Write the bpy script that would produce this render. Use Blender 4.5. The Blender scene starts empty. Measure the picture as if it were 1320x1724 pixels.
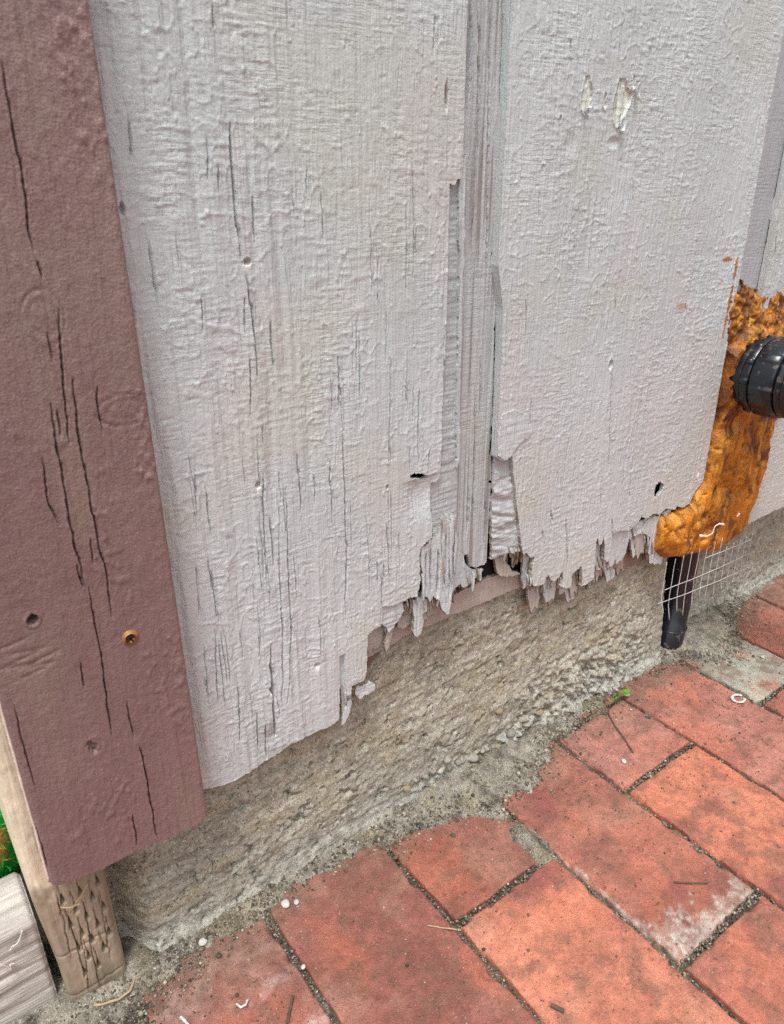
import bpy, math, random
import numpy as np
from mathutils import Matrix, Vector

random.seed(7)
S = bpy.context.scene
C = S.collection

# ------------------------------------------------------------------ camera
F, YAW, PITCH, ROLL = 1266.03, 0.6350, 0.4305, -0.0066
CAM = np.array([-0.3225, -0.3618, 0.4878])
_f = np.array([math.sin(YAW)*math.cos(PITCH), math.cos(YAW)*math.cos(PITCH), -math.sin(PITCH)])
_r = np.array([math.cos(YAW), -math.sin(YAW), 0.0]); _u = np.cross(_r, _f)
_r2 = _r*math.cos(ROLL)+_u*math.sin(ROLL); _u2 = -_r*math.sin(ROLL)+_u*math.cos(ROLL)
cd = bpy.data.cameras.new('camera'); cam = bpy.data.objects.new('camera', cd); C.objects.link(cam)
M = Matrix.Identity(4)
for i in range(3):
    M[i][0] = _r2[i]; M[i][1] = _u2[i]; M[i][2] = -_f[i]; M[i][3] = CAM[i]
cam.matrix_world = M
cd.sensor_fit = 'VERTICAL'; cd.sensor_height = 36.0; cd.lens = 36.0*F/1724
cd.clip_start = 0.01; cd.clip_end = 1000
cd.dof.use_dof = True; cd.dof.focus_distance = 0.62; cd.dof.aperture_fstop = 20.0
S.camera = cam

# ------------------------------------------------------------------ light (overcast day)
SUN_EL, SUN_AZ = 68.0, 226.0      # azimuth: direction the light comes from, clockwise from +y
w = bpy.data.worlds.new('World'); S.world = w; w.use_nodes = True
nt = w.node_tree; bg = nt.nodes['Background']
sky = nt.nodes.new('ShaderNodeTexSky'); sky.sky_type = 'NISHITA'; sky.sun_disc = False
sky.sun_elevation = math.radians(SUN_EL); sky.sun_rotation = math.radians(SUN_AZ)
sky.air_density = 1.0; sky.dust_density = 4.0; sky.ozone_density = 1.0
hs = nt.nodes.new('ShaderNodeHueSaturation'); hs.inputs['Saturation'].default_value = 0.08      # cloud cover greys the sky
nt.links.new(sky.outputs[0], hs.inputs['Color']); nt.links.new(hs.outputs[0], bg.inputs[0]); bg.inputs[1].default_value = 0.15
sl = bpy.data.lights.new('sun', 'SUN'); sl.energy = 1.5; sl.angle = math.radians(11); sl.color = (1, .99, .98)
so = bpy.data.objects.new('sun', sl); C.objects.link(so)
el, az = math.radians(SUN_EL), math.radians(SUN_AZ)
sdir = Vector((math.sin(az)*math.cos(el), math.cos(az)*math.cos(el), math.sin(el)))
so.rotation_euler = sdir.to_track_quat('Z', 'Y').to_euler(); so.location = sdir*5
S.view_settings.view_transform = 'Standard'; S.view_settings.look = 'None'
S.view_settings.gamma = 1.0; S.view_settings.use_curve_mapping = False
S.view_settings.exposure = 0.66
S.cycles.use_denoising = False

# ------------------------------------------------------------------ helpers
def ray(px, py):
    return _f[None, :] + ((np.atleast_1d(px)-660)/F)[:, None]*_r2 - ((np.atleast_1d(py)-862)/F)[:, None]*_u2
def wall(pts, y=0.0):
    "photo points on the vertical plane at depth y -> (x, z)"
    a = np.array(pts, float); d = ray(a[:, 0], a[:, 1]); t = (y-CAM[1])/d[:, 1]
    p = CAM+t[:, None]*d; return p[:, [0, 2]]
def floor(pts, z=0.0):
    a = np.array(pts, float); d = ray(a[:, 0], a[:, 1]); t = (z-CAM[2])/d[:, 2]
    p = CAM+t[:, None]*d; return p[:, [0, 1]]
_rng = np.random.default_rng(3)
_T = _rng.random((256, 256))
def vn(x, y, s=0):
    x = np.asarray(x, float)+s*17.31; y = np.asarray(y, float)+s*9.77
    xi = np.floor(x); yi = np.floor(y); fx = x-xi; fy = y-yi
    xi = xi.astype(int) & 255; yi = yi.astype(int) & 255
    x1 = (xi+1) & 255; y1 = (yi+1) & 255
    fx = fx*fx*(3-2*fx); fy = fy*fy*(3-2*fy)
    a = _T[yi, xi]; b = _T[yi, x1]; c = _T[y1, xi]; d = _T[y1, x1]
    return (a+(b-a)*fx)*(1-fy)+(c+(d-c)*fx)*fy - 0.5
def fbm(x, y, o=4, s=0, g=.5):
    t = 0; a = 1.0
    for k in range(o):
        t = t+a*vn(x*2**k, y*2**k, s+k*3); a *= g
    return t
def smooth(a, b, x):
    t = np.clip((x-a)/(b-a), 0, 1); return t*t*(3-2*t)
def inpoly(X, Z, poly):
    r = np.zeros(X.shape, bool); n = len(poly)
    for i in range(n):
        x0, z0 = poly[i]; x1, z1 = poly[(i+1) % n]
        if z0 == z1: continue
        c = (z0 > Z) != (z1 > Z)
        r ^= c & (X < (x1-x0)*(Z-z0)/(z1-z0)+x0)
    return r
def lin(r, g, b):
    f = lambda c: ((c/255+.055)/1.055)**2.4 if c > 10 else c/255/12.92
    return np.array([f(r), f(g), f(b)])
def tag(o, label=None, cat=None, group=None, kind=None):
    if label: o['label'] = label
    if cat: o['category'] = cat
    if group: o['group'] = group
    if kind: o['kind'] = kind
    return o
def empty(name, loc=(0, 0, 0), label=None, cat=None, group=None, kind=None):
    o = bpy.data.objects.new(name, None); C.objects.link(o); o.location = loc; o.empty_display_size = .02
    return tag(o, label, cat, group, kind)
def link(name, me, mat, parent=None):
    o = bpy.data.objects.new(name, me); C.objects.link(o)
    if mat is not None and not me.materials: me.materials.append(mat)
    if parent is not None:
        o.parent = parent; o.matrix_parent_inverse = Matrix.Translation(-parent.location)
    return o
def build(name, V, Fq, mat, parent=None, col=None, smooth_=True):
    "mesh from vertex array and quad / triangle index array(s)"
    me = bpy.data.meshes.new(name)
    Fs = Fq if isinstance(Fq, list) else [Fq]
    Fs = [np.asarray(f, np.int32) for f in Fs if len(f)]
    me.vertices.add(len(V)); me.vertices.foreach_set('co', np.asarray(V, np.float32).ravel())
    idx = np.concatenate([f.ravel() for f in Fs]); cnt = np.concatenate([np.full(len(f), f.shape[1], np.int32) for f in Fs])
    me.loops.add(len(idx)); me.loops.foreach_set('vertex_index', idx)
    me.polygons.add(len(cnt)); st = np.concatenate([[0], np.cumsum(cnt)[:-1]]).astype(np.int32)
    me.polygons.foreach_set('loop_start', st); me.polygons.foreach_set('loop_total', cnt)
    me.polygons.foreach_set('use_smooth', np.full(len(cnt), bool(smooth_)))
    if col is not None:
        a = me.attributes.new('tint', 'FLOAT_COLOR', 'POINT')
        c4 = np.ones((len(V), 4), np.float32); c4[:, :3] = col; a.data.foreach_set('color', c4.ravel())
    me.update(calc_edges=True); me.validate()
    return link(name, me, mat, parent)
def relief(name, P, D, mask, T, mat, parent=None, col=None, rimcol=None):
    """P (m,n,3) front points; cells where mask (m-1,n-1) is true become faces; rim is pushed along D by T"""
    m, n = P.shape[:2]
    id_ = np.arange(m*n).reshape(m, n)
    q = np.stack([id_[:-1, :-1], id_[:-1, 1:], id_[1:, 1:], id_[1:, :-1]], -1)[mask]
    e = np.concatenate([q[:, [0, 1]], q[:, [1, 2]], q[:, [2, 3]], q[:, [3, 0]]]).astype(np.int64)
    key = np.minimum(e[:, 0], e[:, 1])*(m*n)+np.maximum(e[:, 0], e[:, 1])
    _, inv, ct = np.unique(key, return_inverse=True, return_counts=True)
    be = e[ct[inv] == 1]
    used = np.unique(q); rm = np.full(m*n, -1, np.int64); rm[used] = np.arange(len(used))
    V = P.reshape(-1, 3)[used]
    bv = np.unique(be); bm = np.full(m*n, -1, np.int64)
    # a doubled rim keeps the broken edge crisp: front rim copy + back rim
    bm[bv] = len(used)+np.arange(len(bv)); bb = bm.copy(); bb[bv] += len(bv)
    Fv = P.reshape(-1, 3)[bv]
    tt = T if np.isscalar(T) else T.reshape(-1)[bv][:, None]
    Bv = Fv+np.asarray(D, float)*tt
    V = np.concatenate([V, Fv, Bv])
    side = np.stack([bm[be[:, 1]], bm[be[:, 0]], bb[be[:, 0]], bb[be[:, 1]]], -1)
    cc = None
    if col is not None:
        cf = col.reshape(-1, 3); rc = cf[bv] if rimcol is None else (rimcol(Fv, cf[bv]) if callable(rimcol) else np.broadcast_to(np.asarray(rimcol), (len(bv), 3)))
        cc = np.concatenate([cf[used], rc, rc])
    return build(name, V, np.concatenate([rm[q], side]), mat, parent, cc)
def merge(parts):
    "list of (V, F-list of index lists with same width) -> joined arrays"
    Vs = []; Fs = {}; o = 0
    for V, Fl in parts:
        Vs.append(np.asarray(V, float))
        for f in Fl:
            f = np.asarray(f); Fs.setdefault(f.shape[1], []).append(f+o)
        o += len(V)
    return np.concatenate(Vs), [np.concatenate(v) for v in Fs.values()]
def tube(pts, rad, n=8, closed=True):
    P = np.array(pts, float); m = len(P); rad = np.broadcast_to(np.asarray(rad, float), (m,))
    T = np.gradient(P, axis=0); T /= np.linalg.norm(T, axis=1)[:, None]+1e-12
    up = np.array([0.13, .3, .9]); V = []
    for i in range(m):
        a = np.cross(T[i], up); a /= np.linalg.norm(a)+1e-9; b = np.cross(T[i], a)
        th = np.arange(n)*2*math.pi/n
        V.append(P[i]+rad[i]*(np.cos(th)[:, None]*a+np.sin(th)[:, None]*b))
    V = np.concatenate(V); i = np.arange(m-1)[:, None]*n; j = np.arange(n)[None, :]; k = (j+1) % n
    q = np.stack([i+j, i+n+j, i+n+k, i+k], -1).reshape(-1, 4)
    Fl = [q]
    if closed:
        V = np.concatenate([V, P[[0]], P[[-1]]]); a = m*n
        jj = np.arange(n); kk = (jj+1) % n
        Fl.append(np.concatenate([np.stack([np.full(n, a), jj, kk], -1), np.stack([np.full(n, a+1), (m-1)*n+kk, (m-1)*n+jj], -1)]))
    return V, Fl
_ico = None
def pebble(c, r, rg, flat=.7, rough=.25):
    global _ico
    if _ico is None:
        t = (1+5**.5)/2
        v = np.array([(-1, t, 0), (1, t, 0), (-1, -t, 0), (1, -t, 0), (0, -1, t), (0, 1, t), (0, -1, -t), (0, 1, -t), (t, 0, -1), (t, 0, 1), (-t, 0, -1), (-t, 0, 1)])
        v = v/np.linalg.norm(v, axis=1)[:, None]
        f = np.array([(0, 11, 5), (0, 5, 1), (0, 1, 7), (0, 7, 10), (0, 10, 11), (1, 5, 9), (5, 11, 4), (11, 10, 2), (10, 7, 6), (7, 1, 8), (3, 9, 4), (3, 4, 2), (3, 2, 6), (3, 6, 8), (3, 8, 9), (4, 9, 5), (2, 4, 11), (6, 2, 10), (8, 6, 7), (9, 8, 1)])
        _ico = (v, f)
    v, f = _ico
    V = v*(1+rg.uniform(-rough, rough, (12, 1)))*r*np.array([1, rg.uniform(.65, 1.1), flat*rg.uniform(.7, 1.1)])
    a = rg.uniform(0, 6.28); R = np.array([[math.cos(a), -math.sin(a), 0], [math.sin(a), math.cos(a), 0], [0, 0, 1]])
    return V@R.T+np.asarray(c), [f]

# ------------------------------------------------------------------ materials
def mat_tint(name, rough=.6, spec=.4, var=.12, vscale=60., speck=None, bump=(), gloss_var=.0, sss=None, stretch=(1, 1, 1)):
    """surface colour from the per-vertex pigment 'tint', broken up by noise; bump = list of (scale, strength mm, detail)"""
    m = bpy.data.materials.new(name); m.use_nodes = True; t = m.node_tree; N = t.nodes; L = t.links
    b = N['Principled BSDF']; b.inputs['Roughness'].default_value = rough; b.inputs['Specular IOR Level'].default_value = spec
    co = N.new('ShaderNodeTexCoord'); mp = N.new('ShaderNodeMapping'); mp.inputs['Scale'].default_value = stretch
    L.new(co.outputs['Object'], mp.inputs[0])
    at = N.new('ShaderNodeAttribute'); at.attribute_name = 'tint'
    nz = N.new('ShaderNodeTexNoise'); nz.inputs['Scale'].default_value = vscale; nz.inputs['Detail'].default_value = 8; nz.inputs['Roughness'].default_value = .65
    L.new(mp.outputs[0], nz.inputs[0])
    mr = N.new('ShaderNodeMapRange'); mr.inputs[1].default_value = .25; mr.inputs[2].default_value = .75
    mr.inputs[3].default_value = 1-var; mr.inputs[4].default_value = 1+var; L.new(nz.outputs[0], mr.inputs[0])
    mx = N.new('ShaderNodeVectorMath'); mx.operation = 'SCALE'; L.new(at.outputs['Color'], mx.inputs[0]); L.new(mr.outputs[0], mx.inputs['Scale'])
    cur = mx.outputs[0]
    for (sc, thr, colr, amt) in (speck or ()):
        n2 = N.new('ShaderNodeTexNoise'); n2.inputs['Scale'].default_value = sc; n2.inputs['Detail'].default_value = 3; L.new(mp.outputs[0], n2.inputs[0])
        r2 = N.new('ShaderNodeMapRange'); r2.inputs[1].default_value = thr; r2.inputs[2].default_value = thr+.05; r2.inputs[3].default_value = 0; r2.inputs[4].default_value = amt
        L.new(n2.outputs[0], r2.inputs[0])
        mm = N.new('ShaderNodeMix'); mm.data_type = 'RGBA'; L.new(r2.outputs[0], mm.inputs['Factor']); L.new(cur, mm.inputs['A']); mm.inputs['B'].default_value = (*colr, 1)
        cur = mm.outputs['Result']
    L.new(cur, b.inputs['Base Color'])
    if gloss_var:
        r3 = N.new('ShaderNodeMapRange'); r3.inputs[1].default_value = .3; r3.inputs[2].default_value = .7
        r3.inputs[3].default_value = rough-gloss_var; r3.inputs[4].default_value = rough+gloss_var; L.new(nz.outputs[0], r3.inputs[0]); L.new(r3.outputs[0], b.inputs['Roughness'])
    prev = None
    for be_ in bump:
        sc, mm_, det = be_[:3]
        n3 = N.new('ShaderNodeTexNoise'); n3.inputs['Scale'].default_value = sc; n3.inputs['Detail'].default_value = det; n3.inputs['Roughness'].default_value = .6; 
        if len(be_) > 3:
            m3 = N.new('ShaderNodeMapping'); m3.inputs['Scale'].default_value = be_[3]; L.new(co.outputs['Object'], m3.inputs[0]); L.new(m3.outputs[0], n3.inputs[0])
        else: L.new(mp.outputs[0], n3.inputs[0])
        bp = N.new('ShaderNodeBump'); bp.inputs['Distance'].default_value = mm_*.001; bp.inputs['Strength'].default_value = 1.0
        L.new(n3.outputs[0], bp.inputs['Height'])
        if len(be_) > 4:
            n4 = N.new('ShaderNodeTexNoise'); n4.inputs['Scale'].default_value = be_[4]; n4.inputs['Detail'].default_value = 2; L.new(co.outputs['Object'], n4.inputs[0])
            r4 = N.new('ShaderNodeMapRange'); r4.inputs[1].default_value = .42; r4.inputs[2].default_value = .62; L.new(n4.outputs[0], r4.inputs[0]); L.new(r4.outputs[0], bp.inputs['Strength'])
        if prev: L.new(prev, bp.inputs['Normal'])
        prev = bp.outputs[0]
    if prev: L.new(prev, b.inputs['Normal'])
    if sss:
        b.inputs['Subsurface Weight'].default_value = sss; b.inputs['Subsurface Scale'].default_value = .004; b.inputs['Subsurface Radius'].default_value = (1, .5, .15)
    return m
def mat_flat(name, col, rough=.6, spec=.4, var=.15, vscale=80., bump=(), speck=None, stretch=(1, 1, 1), gloss_var=0, metallic=0):
    m = mat_tint(name, rough, spec, var, vscale, speck, bump, gloss_var, None, stretch)
    at = [n for n in m.node_tree.nodes if n.type == 'ATTRIBUTE'][0]
    rgb = m.node_tree.nodes.new('ShaderNodeRGB'); rgb.outputs[0].default_value = (*col, 1)
    for l in list(at.outputs['Color'].links):
        m.node_tree.links.new(rgb.outputs[0], l.to_socket)
    m.node_tree.nodes.remove(at)
    m.node_tree.nodes['Principled BSDF'].inputs['Metallic'].default_value = metallic
    return m
PAINT = lin(194, 199, 200)*.93
M_paint = mat_tint('pale_grey_paint', .42, .5, .07, 40, speck=[(420, .69, (.16, .14, .13), .35)], bump=[(700, .30, 3), (420, 1.0, 4, (1, 1, .07)), (480, .75, 4, (.14, 1, 1), 26.), (900, .8, 2, (1, 1, .10), 40.)])
M_brown = mat_tint('brown_paint', .42, .5, .09, 50, bump=[(800, .45, 4), (300, .7, 3, (1, 1, .6)), (420, .9, 4, (1, 1, .08))], speck=[(420, .66, (.30, .22, .21), .45), (650, .68, (.05, .03, .03), .5)])  # pale specks paint the glints of the bumps into the colour
M_conc = mat_tint('weathered_concrete', .92, .2, .34, 420, speck=[(620, .60, (.56, .54, .45), .8), (480, .61, (.07, .062, .05), .8), (260, .68, (.50, .45, .33), .6), (170, .70, (.10, .09, .07), .7)], bump=[(1000, .9, 6), (420, .7, 4), (300, .4, 4, (.12, 1, 1))])
M_brick = mat_tint('red_clay_brick', .78, .3, .24, 130, speck=[(330, .64, (.11, .065, .05), .75), (620, .625, (.15, .085, .065), .6), (800, .70, (.72, .58, .5), .7), (240, .70, (.55, .38, .32), .5)], bump=[(1100, .8, 5), (420, .9, 4)])
M_mort = mat_tint('gritty_mortar', .95, .15, .45, 700, speck=[(900, .6, (.45, .43, .38), .8), (650, .6, (.03, .028, .022), .8)], bump=[(1300, .9, 5), (500, .8, 4)])
M_wood = mat_tint('bare_weathered_wood', .85, .2, .22, 30, bump=[(60, .5, 6)], stretch=(12, 12, 1))
M_timber = mat_tint('grey_weathered_timber', .9, .2, .3, 40, bump=[(70, 1.2, 6)], stretch=(.7, 9, 9))
M_foam = mat_tint('amber_spray_foam', .38, .5, .45, 160, bump=[(600, 1.0, 5), (180, 1.0, 4), (350, 1.2, 4, (1, 1, .25))], gloss_var=.16, sss=.06)
M_black = mat_flat('black_plastic', (.010, .013, .018), .24, .55, .3, 60, bump=[(700, .08, 3)], gloss_var=.1, speck=[(120, .62, (.14, .11, .085), .6)])
M_grit = mat_tint('stone_grit', .9, .2, .3, 500, bump=[(1500, .3, 3)])
M_wire = mat_flat('galvanised_wire', (.58, .58, .56), .45, .5, .2, 300, metallic=.15)
M_rust = mat_flat('rusty_brass_screw', (.34, .17, .06), .5, .5, .4, 500, bump=[(1200, .2, 3)], metallic=.4)
M_leaf = mat_flat('green_leaf', (.13, .30, .04), .5, .4, .25, 200)
M_twig = mat_flat('dry_twig', (.10, .07, .05), .9, .2, .3, 300)
M_straw = mat_flat('dry_straw', (.36, .27, .16), .7, .3, .2, 300)
M_root = mat_flat('pale_root', (.50, .47, .42), .9, .2, .3, 300)
M_white = mat_flat('white_chip', (.50, .48, .44), .9, .2, .25, 400, bump=[(900, .5, 4)])
M_green = mat_tint('bright_green_fibre', .6, .3, .25, 200)
M_back = mat_flat('near_black_fill', (.02, .018, .016), .95, .1, .3, 40)  # near-black of the sheet added to darken the siding's holes
M_soil = mat_flat('dark_soil', (.07, .055, .04), .98, .1, .5, 60, bump=[(90, 8, 6)], speck=[(300, .62, (.2, .17, .13), .6)])

# ------------------------------------------------------------------ ground and brick paving
JX = {-2: -.4745, -1: -.373, 0: -.2735, 1: -.1765, 2: -.0735, 3: .0275, 4: .1255, 5: .2260, 6: .3280, 7: .4215, 8: .5200, 9: .6210, 10: .722}
for k in range(11, 19): JX[k] = .722+.1005*(k-10)
far = empty('ground', (0, 0, 0), kind='structure')
bpy.data.objects.remove(far)
gv = np.array([(-450, -450, -.06), (450, -450, -.06), (450, 450, -.06), (-450, 450, -.06)], float)
g = build('ground', gv, np.array([[0, 1, 2, 3]]), M_soil); tag(g, kind='structure')

pave = empty('brick_pavement', (0, 0, 0), kind='structure')
SM_X = [-.6, -.30, -.25, -.22, -.16, -.1, -.075, -.043, -.002, .012, .021, .034, .06, .09, .12, .19, .24, .267, .31, .335, .36, .40, .44, .49, .7, 1.0]
SM_Y = [.0, -.018, -.006, -.003, -.006, -.005, -.009, -.0135, -.024, -.034, -.052, -.036, -.037, -.030, -.010, -.001, .007, .010, .006, -.012, -.034, -.028, .0, .022, .028, .03]
def bed_height(X, Y):
    ys = np.interp(X, SM_X, SM_Y)+.010*fbm(X/.016, Y/.016, 4, 5)
    base = -.0055+.0022*fbm(X/.006, Y/.006, 4, 21)
    slope = (Y-ys)
    ramp = np.where(slope > 0, .0012+.010*np.clip(slope/.03, 0, 1)**.8, np.clip(slope*.8, -.02, 0))
    ramp = ramp+.0016*fbm(X/.005, Y/.005, 4, 31)
    # smear that follows the third joint outward
    d = np.hypot((X-.021)/.010, (Y+.078)/.022); ramp = np.maximum(ramp, .0010-.006*(d-.8)+.0022*fbm(X/.006, Y/.006, 3, 8))
    return np.maximum(base, ramp)
xs = np.concatenate([np.arange(-.60, -.36, .004), np.arange(-.36, .60, .00135), np.arange(.60, 1.53, .006)])
ys = np.concatenate([np.arange(-.9, -.30, .008), np.arange(-.30, .06, .00135)])
X, Y = np.meshgrid(xs, ys)
Hb = bed_height(X, Y)
bc = lin(126, 120, 108)[None, None]*(1+.9*fbm(X/.01, Y/.01, 4, 3)+.6*fbm(X/.003, Y/.003, 3, 13))[..., None]
jm = smooth(.001, -.004, Hb)[..., None]*np.ones(3)            # open joints hold darker humus
bc = bc*(1-jm)+jm*(lin(92, 86, 74)*(1+1.0*fbm(X/.004, Y/.004, 3, 6)[..., None]))
och = smooth(.05, .35, fbm(X/.03, Y/.03, 3, 44))[..., None]*.4
bc = bc*(1-och)+och*lin(134, 122, 92)
bed = relief('mortar_bed', np.stack([X, Y, Hb], -1), (0, 0, -1), np.ones((len(ys)-1, len(xs)-1), bool), .02, M_mort, pave, np.clip(bc, .01, .8))

RED = lin(160, 101, 85)
def brick(x0, x1, y0, y1, seed, base, fine=True, z=0.0, eff=0., grey=None, dark=.0, corner=None):
    st = .0016 if fine else .008
    g_ = .0025
    x0 += g_; x1 -= g_; y0 += g_; y1 -= g_
    nx = max(8, int((x1-x0)/st)); ny = max(8, int((y1-y0)/st))
    u = np.linspace(0, 1, nx); v = np.linspace(0, 1, ny)
    # crowd samples on the arrises
    u = .5-.5*np.cos(math.pi*u)*(.75+.25*np.cos(math.pi*u)**2); v = .5-.5*np.cos(math.pi*v)*(.75+.25*np.cos(math.pi*v)**2)
    UX, VY = np.meshgrid(u, v); X = x0+(x1-x0)*UX; Y = y0+(y1-y0)*VY
    d = np.minimum(np.minimum(X-x0, x1-X), np.minimum(Y-y0, y1-Y))
    chip = np.clip(fbm(X/.010, Y/.010, 4, seed+50)-.06, 0, 1)
    rr = .0017+.014*chip
    drop = np.where(d < rr, rr-np.sqrt(np.clip(rr**2-(rr-d)**2, 0, None)), 0)
    # wandering edge
    wob = .0013*fbm(X/.02, Y/.02, 3, seed+9)
    cx, cy = (x0+x1)/2, (y0+y1)/2
    edge = np.clip(1-d/.006, 0, 1)
    X = X+edge*wob*np.sign(X-cx); Y = Y+edge*wob*np.sign(Y-cy)
    rg = np.random.default_rng(seed)
    ta, tb = rg.uniform(-.008, .008, 2)
    H = z+ta*(X-cx)+tb*(Y-cy)-drop+.00045*fbm(X/.02, Y/.02, 3, seed)+.00022*fbm(X/.003, Y/.003, 3, seed+2)
    pit = np.clip(fbm(X/.0045, Y/.0045, 3, seed+4)-.33, 0, 1); H -= .006*pit
    spall = smooth(.30, .42, fbm(X/.016, Y/.014, 4, seed+6)); H -= .0007*spall
    c = np.asarray(base)[None, None]*(1+.36*fbm(X/.03, Y/.03, 5, seed+11)+.22*fbm(X/.004, Y/.004, 3, seed+12))[..., None]
    o = smooth(.0, .45, fbm(X/.045, Y/.06, 3, seed+17))[..., None]
    c = c*(1-.34*o)+.34*o*lin(190, 108, 80)
    pl = smooth(.15, .55, fbm(X/.05, Y/.04, 3, seed+23))[..., None]*dark
    c = c*(1-pl)+pl*lin(128, 74, 70)
    if eff:
        e = (smooth(-.1, .75, fbm(X/.022, Y/.022, 5, seed+29, .65)+eff-.32)*(.55+.9*np.clip(fbm(X/.003, Y/.003, 3, seed+30)+.3, 0, 1)))[..., None]*.6
        c = c*(1-e)+e*lin(204, 178, 172)
    if corner:
        (ex, ey, rad) = corner
        dd = np.minimum(np.hypot((X-ex)/rad, (Y-ey)/(rad*.55)), np.minimum(np.abs(Y-y0)/.012+np.abs(X-x0)*2, np.abs(X-x0)/.004+np.abs(Y-y0)*7))
        e = (smooth(.30, -.45, dd-1+1.1*fbm(X/.007, Y/.007, 5, seed+61, .65))*(.30+1.0*np.clip(fbm(X/.0022, Y/.0022, 3, seed+62)+.3, 0, .6)))[..., None]*.8
        c = c*(1-e)+e*lin(190, 186, 174)
    if grey is not None:
        e = smooth(-.35, .15, fbm(X/.025, Y/.025, 4, seed+37)+.28)[..., None]*.92
        c = c*(1-e)+e*np.asarray(grey)*(1+.25*fbm(X/.008, Y/.008, 3, seed)[..., None])
    ms = (smooth(.02, .5, fbm(X/.012, Y/.012, 5, seed+71, .65)))[..., None]*.55; c = c*(1-ms)+ms*lin(112, 82, 68)
    dusty = smooth(.1, .6, fbm(X/.035, Y/.035, 4, seed+73))[..., None]*.25; c = c*(1-dusty)+dusty*lin(196, 150, 128)
    # soiling close to the wall foot
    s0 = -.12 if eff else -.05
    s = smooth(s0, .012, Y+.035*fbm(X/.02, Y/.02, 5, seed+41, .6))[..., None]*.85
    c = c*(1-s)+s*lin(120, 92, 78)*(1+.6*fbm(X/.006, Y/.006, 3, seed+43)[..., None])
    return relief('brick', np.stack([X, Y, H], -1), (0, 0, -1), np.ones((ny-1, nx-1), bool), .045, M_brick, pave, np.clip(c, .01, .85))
sd = 100
TONE = {(2, 0): (134, 86, 74), (2, 1): (180, 114, 92), (3, 0): (148, 96, 82), (4, 1): (156, 108, 96), (4, 2): (180, 113, 90), (5, 0): (160, 107, 94), (1, 0): (134, 84, 73), (0, 0): (144, 90, 80), (5, 1): (170, 108, 90)}
GREY = {(6, 0): lin(152, 156, 142)}
for k in range(-2, 18):
    x0, x1 = JX[k], JX[k+1]
    ends = [.03, -.0955, -.31, -.525, -.74, -.9] if k % 2 == 0 else [.03, -.21, -.425, -.64, -.855]
    if k == 4: ends = [.03, -.0075, -.088, -.30, -.515, -.73, -.9]
    if k in (2,): ends[1] = -.096
    if k == 0: ends = [.0, -.102, -.31, -.525, -.74, -.9]
    if k == -1: ends = [-.035, -.21, -.425, -.64, -.855]
    if k == -2: ends = [-.05, -.31, -.525, -.74, -.9]
    if k >= 5: ends[0] = .05
    for j in range(len(ends)-1):
        ya, yb = ends[j+1], ends[j]
        fine = -2 < k < 9 and yb > -.3
        rg = np.random.default_rng(sd)
        base = lin(*TONE[(k, j)]) if (k, j) in TONE else RED*rg.uniform(.9, 1.08)
        cr = (.035, ya+.006, .035) if (k, j) == (3, 0) else None
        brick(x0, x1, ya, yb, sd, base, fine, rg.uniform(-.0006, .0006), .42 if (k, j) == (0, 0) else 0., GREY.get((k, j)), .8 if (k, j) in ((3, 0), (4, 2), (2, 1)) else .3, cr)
        sd += 7

# ------------------------------------------------------------------ concrete footing
def conc(name, x0, x1, yb, seed, z1, rough_fn, parent=None):
    xs = np.arange(x0, x1, .0011) if x1 < .62 else np.concatenate([np.arange(x0, .6, .0013), np.arange(.6, x1, .008)])
    zs = np.arange(-.012, z1, .0011)
    X, Z = np.meshgrid(xs, zs)
    r = rough_fn(X, Z)
    streak = fbm(X/.05, Z/.0034, 4, seed)*.7          # board-marked face
    sand = fbm(X/.004, Z/.004, 4, seed+3)
    lump = fbm(X/.018, Z/.013, 4, seed+7)
    H = .0007*streak+.0011*sand+.0013*lump
    pit = np.clip(fbm(X/.007, Z/.006, 3, seed+13)-.34, 0, 1); H -= .020*pit
    H += r*(.0060*np.abs(fbm(X/.009, Z/.008, 4, seed+19))*2-.003+.004*fbm(X/.02, Z/.016, 3, seed+5))
    H -= r*.03*np.clip(fbm(X/.011, Z/.008, 3, seed+29)-.28, 0, 1)
    batter = .009*smooth(.125, .02, Z)+.006*smooth(.02, -.004, Z)
    if x0 < -.2: H -= .02*smooth(x0+.02, x0, X)
    Yv = yb-batter-H
    c = lin(160, 156, 142)[None, None]*(1+.45*streak+.55*sand)[..., None]
    e = smooth(-.05, .45, fbm(X/.05, Z/.03, 4, seed+23))[..., None]
    c = c*(1-.5*e)+.5*e*lin(146, 142, 130)
    oc = smooth(.05, .5, fbm(X/.03, Z/.012, 4, seed+31))[..., None]
    c = c*(1-.4*oc)+.4*oc*lin(158, 144, 112)
    low = smooth(.045, .0, Z+.02*fbm(X/.03, Z/.03, 3, seed+37))[..., None]
    c = c*(1-.75*low)+.75*low*lin(160, 160, 150)*(1+.6*sand)[..., None]
    dk = smooth(.12, .5, fbm(X/.016, Z/.006, 4, seed+41))[..., None]
    c = c*(1-.5*dk)+.5*dk*lin(104, 95, 80)
    return relief(name, np.stack([X, Yv, Z], -1), (0, 1, 0), np.ones((len(zs)-1, len(xs)-1), bool), .10, M_conc, parent, np.clip(c, .012, .7))
foot = empty('concrete_footing', (0.02, .03, 0), 'rough weathered tan concrete footing under the rotted grey siding', 'footing')
rz = lambda X, Z: smooth(.06, .16, X+.25*Z)*smooth(.30, .24, X)*smooth(.085, .03, Z-.05*(X-.1))+.8*smooth(-.06, .0, X)*smooth(.035, .012, Z)*smooth(.13, .09, X)
conc('footing_face', -.268, .308, .0185, 3, .205, rz, foot)
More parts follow.
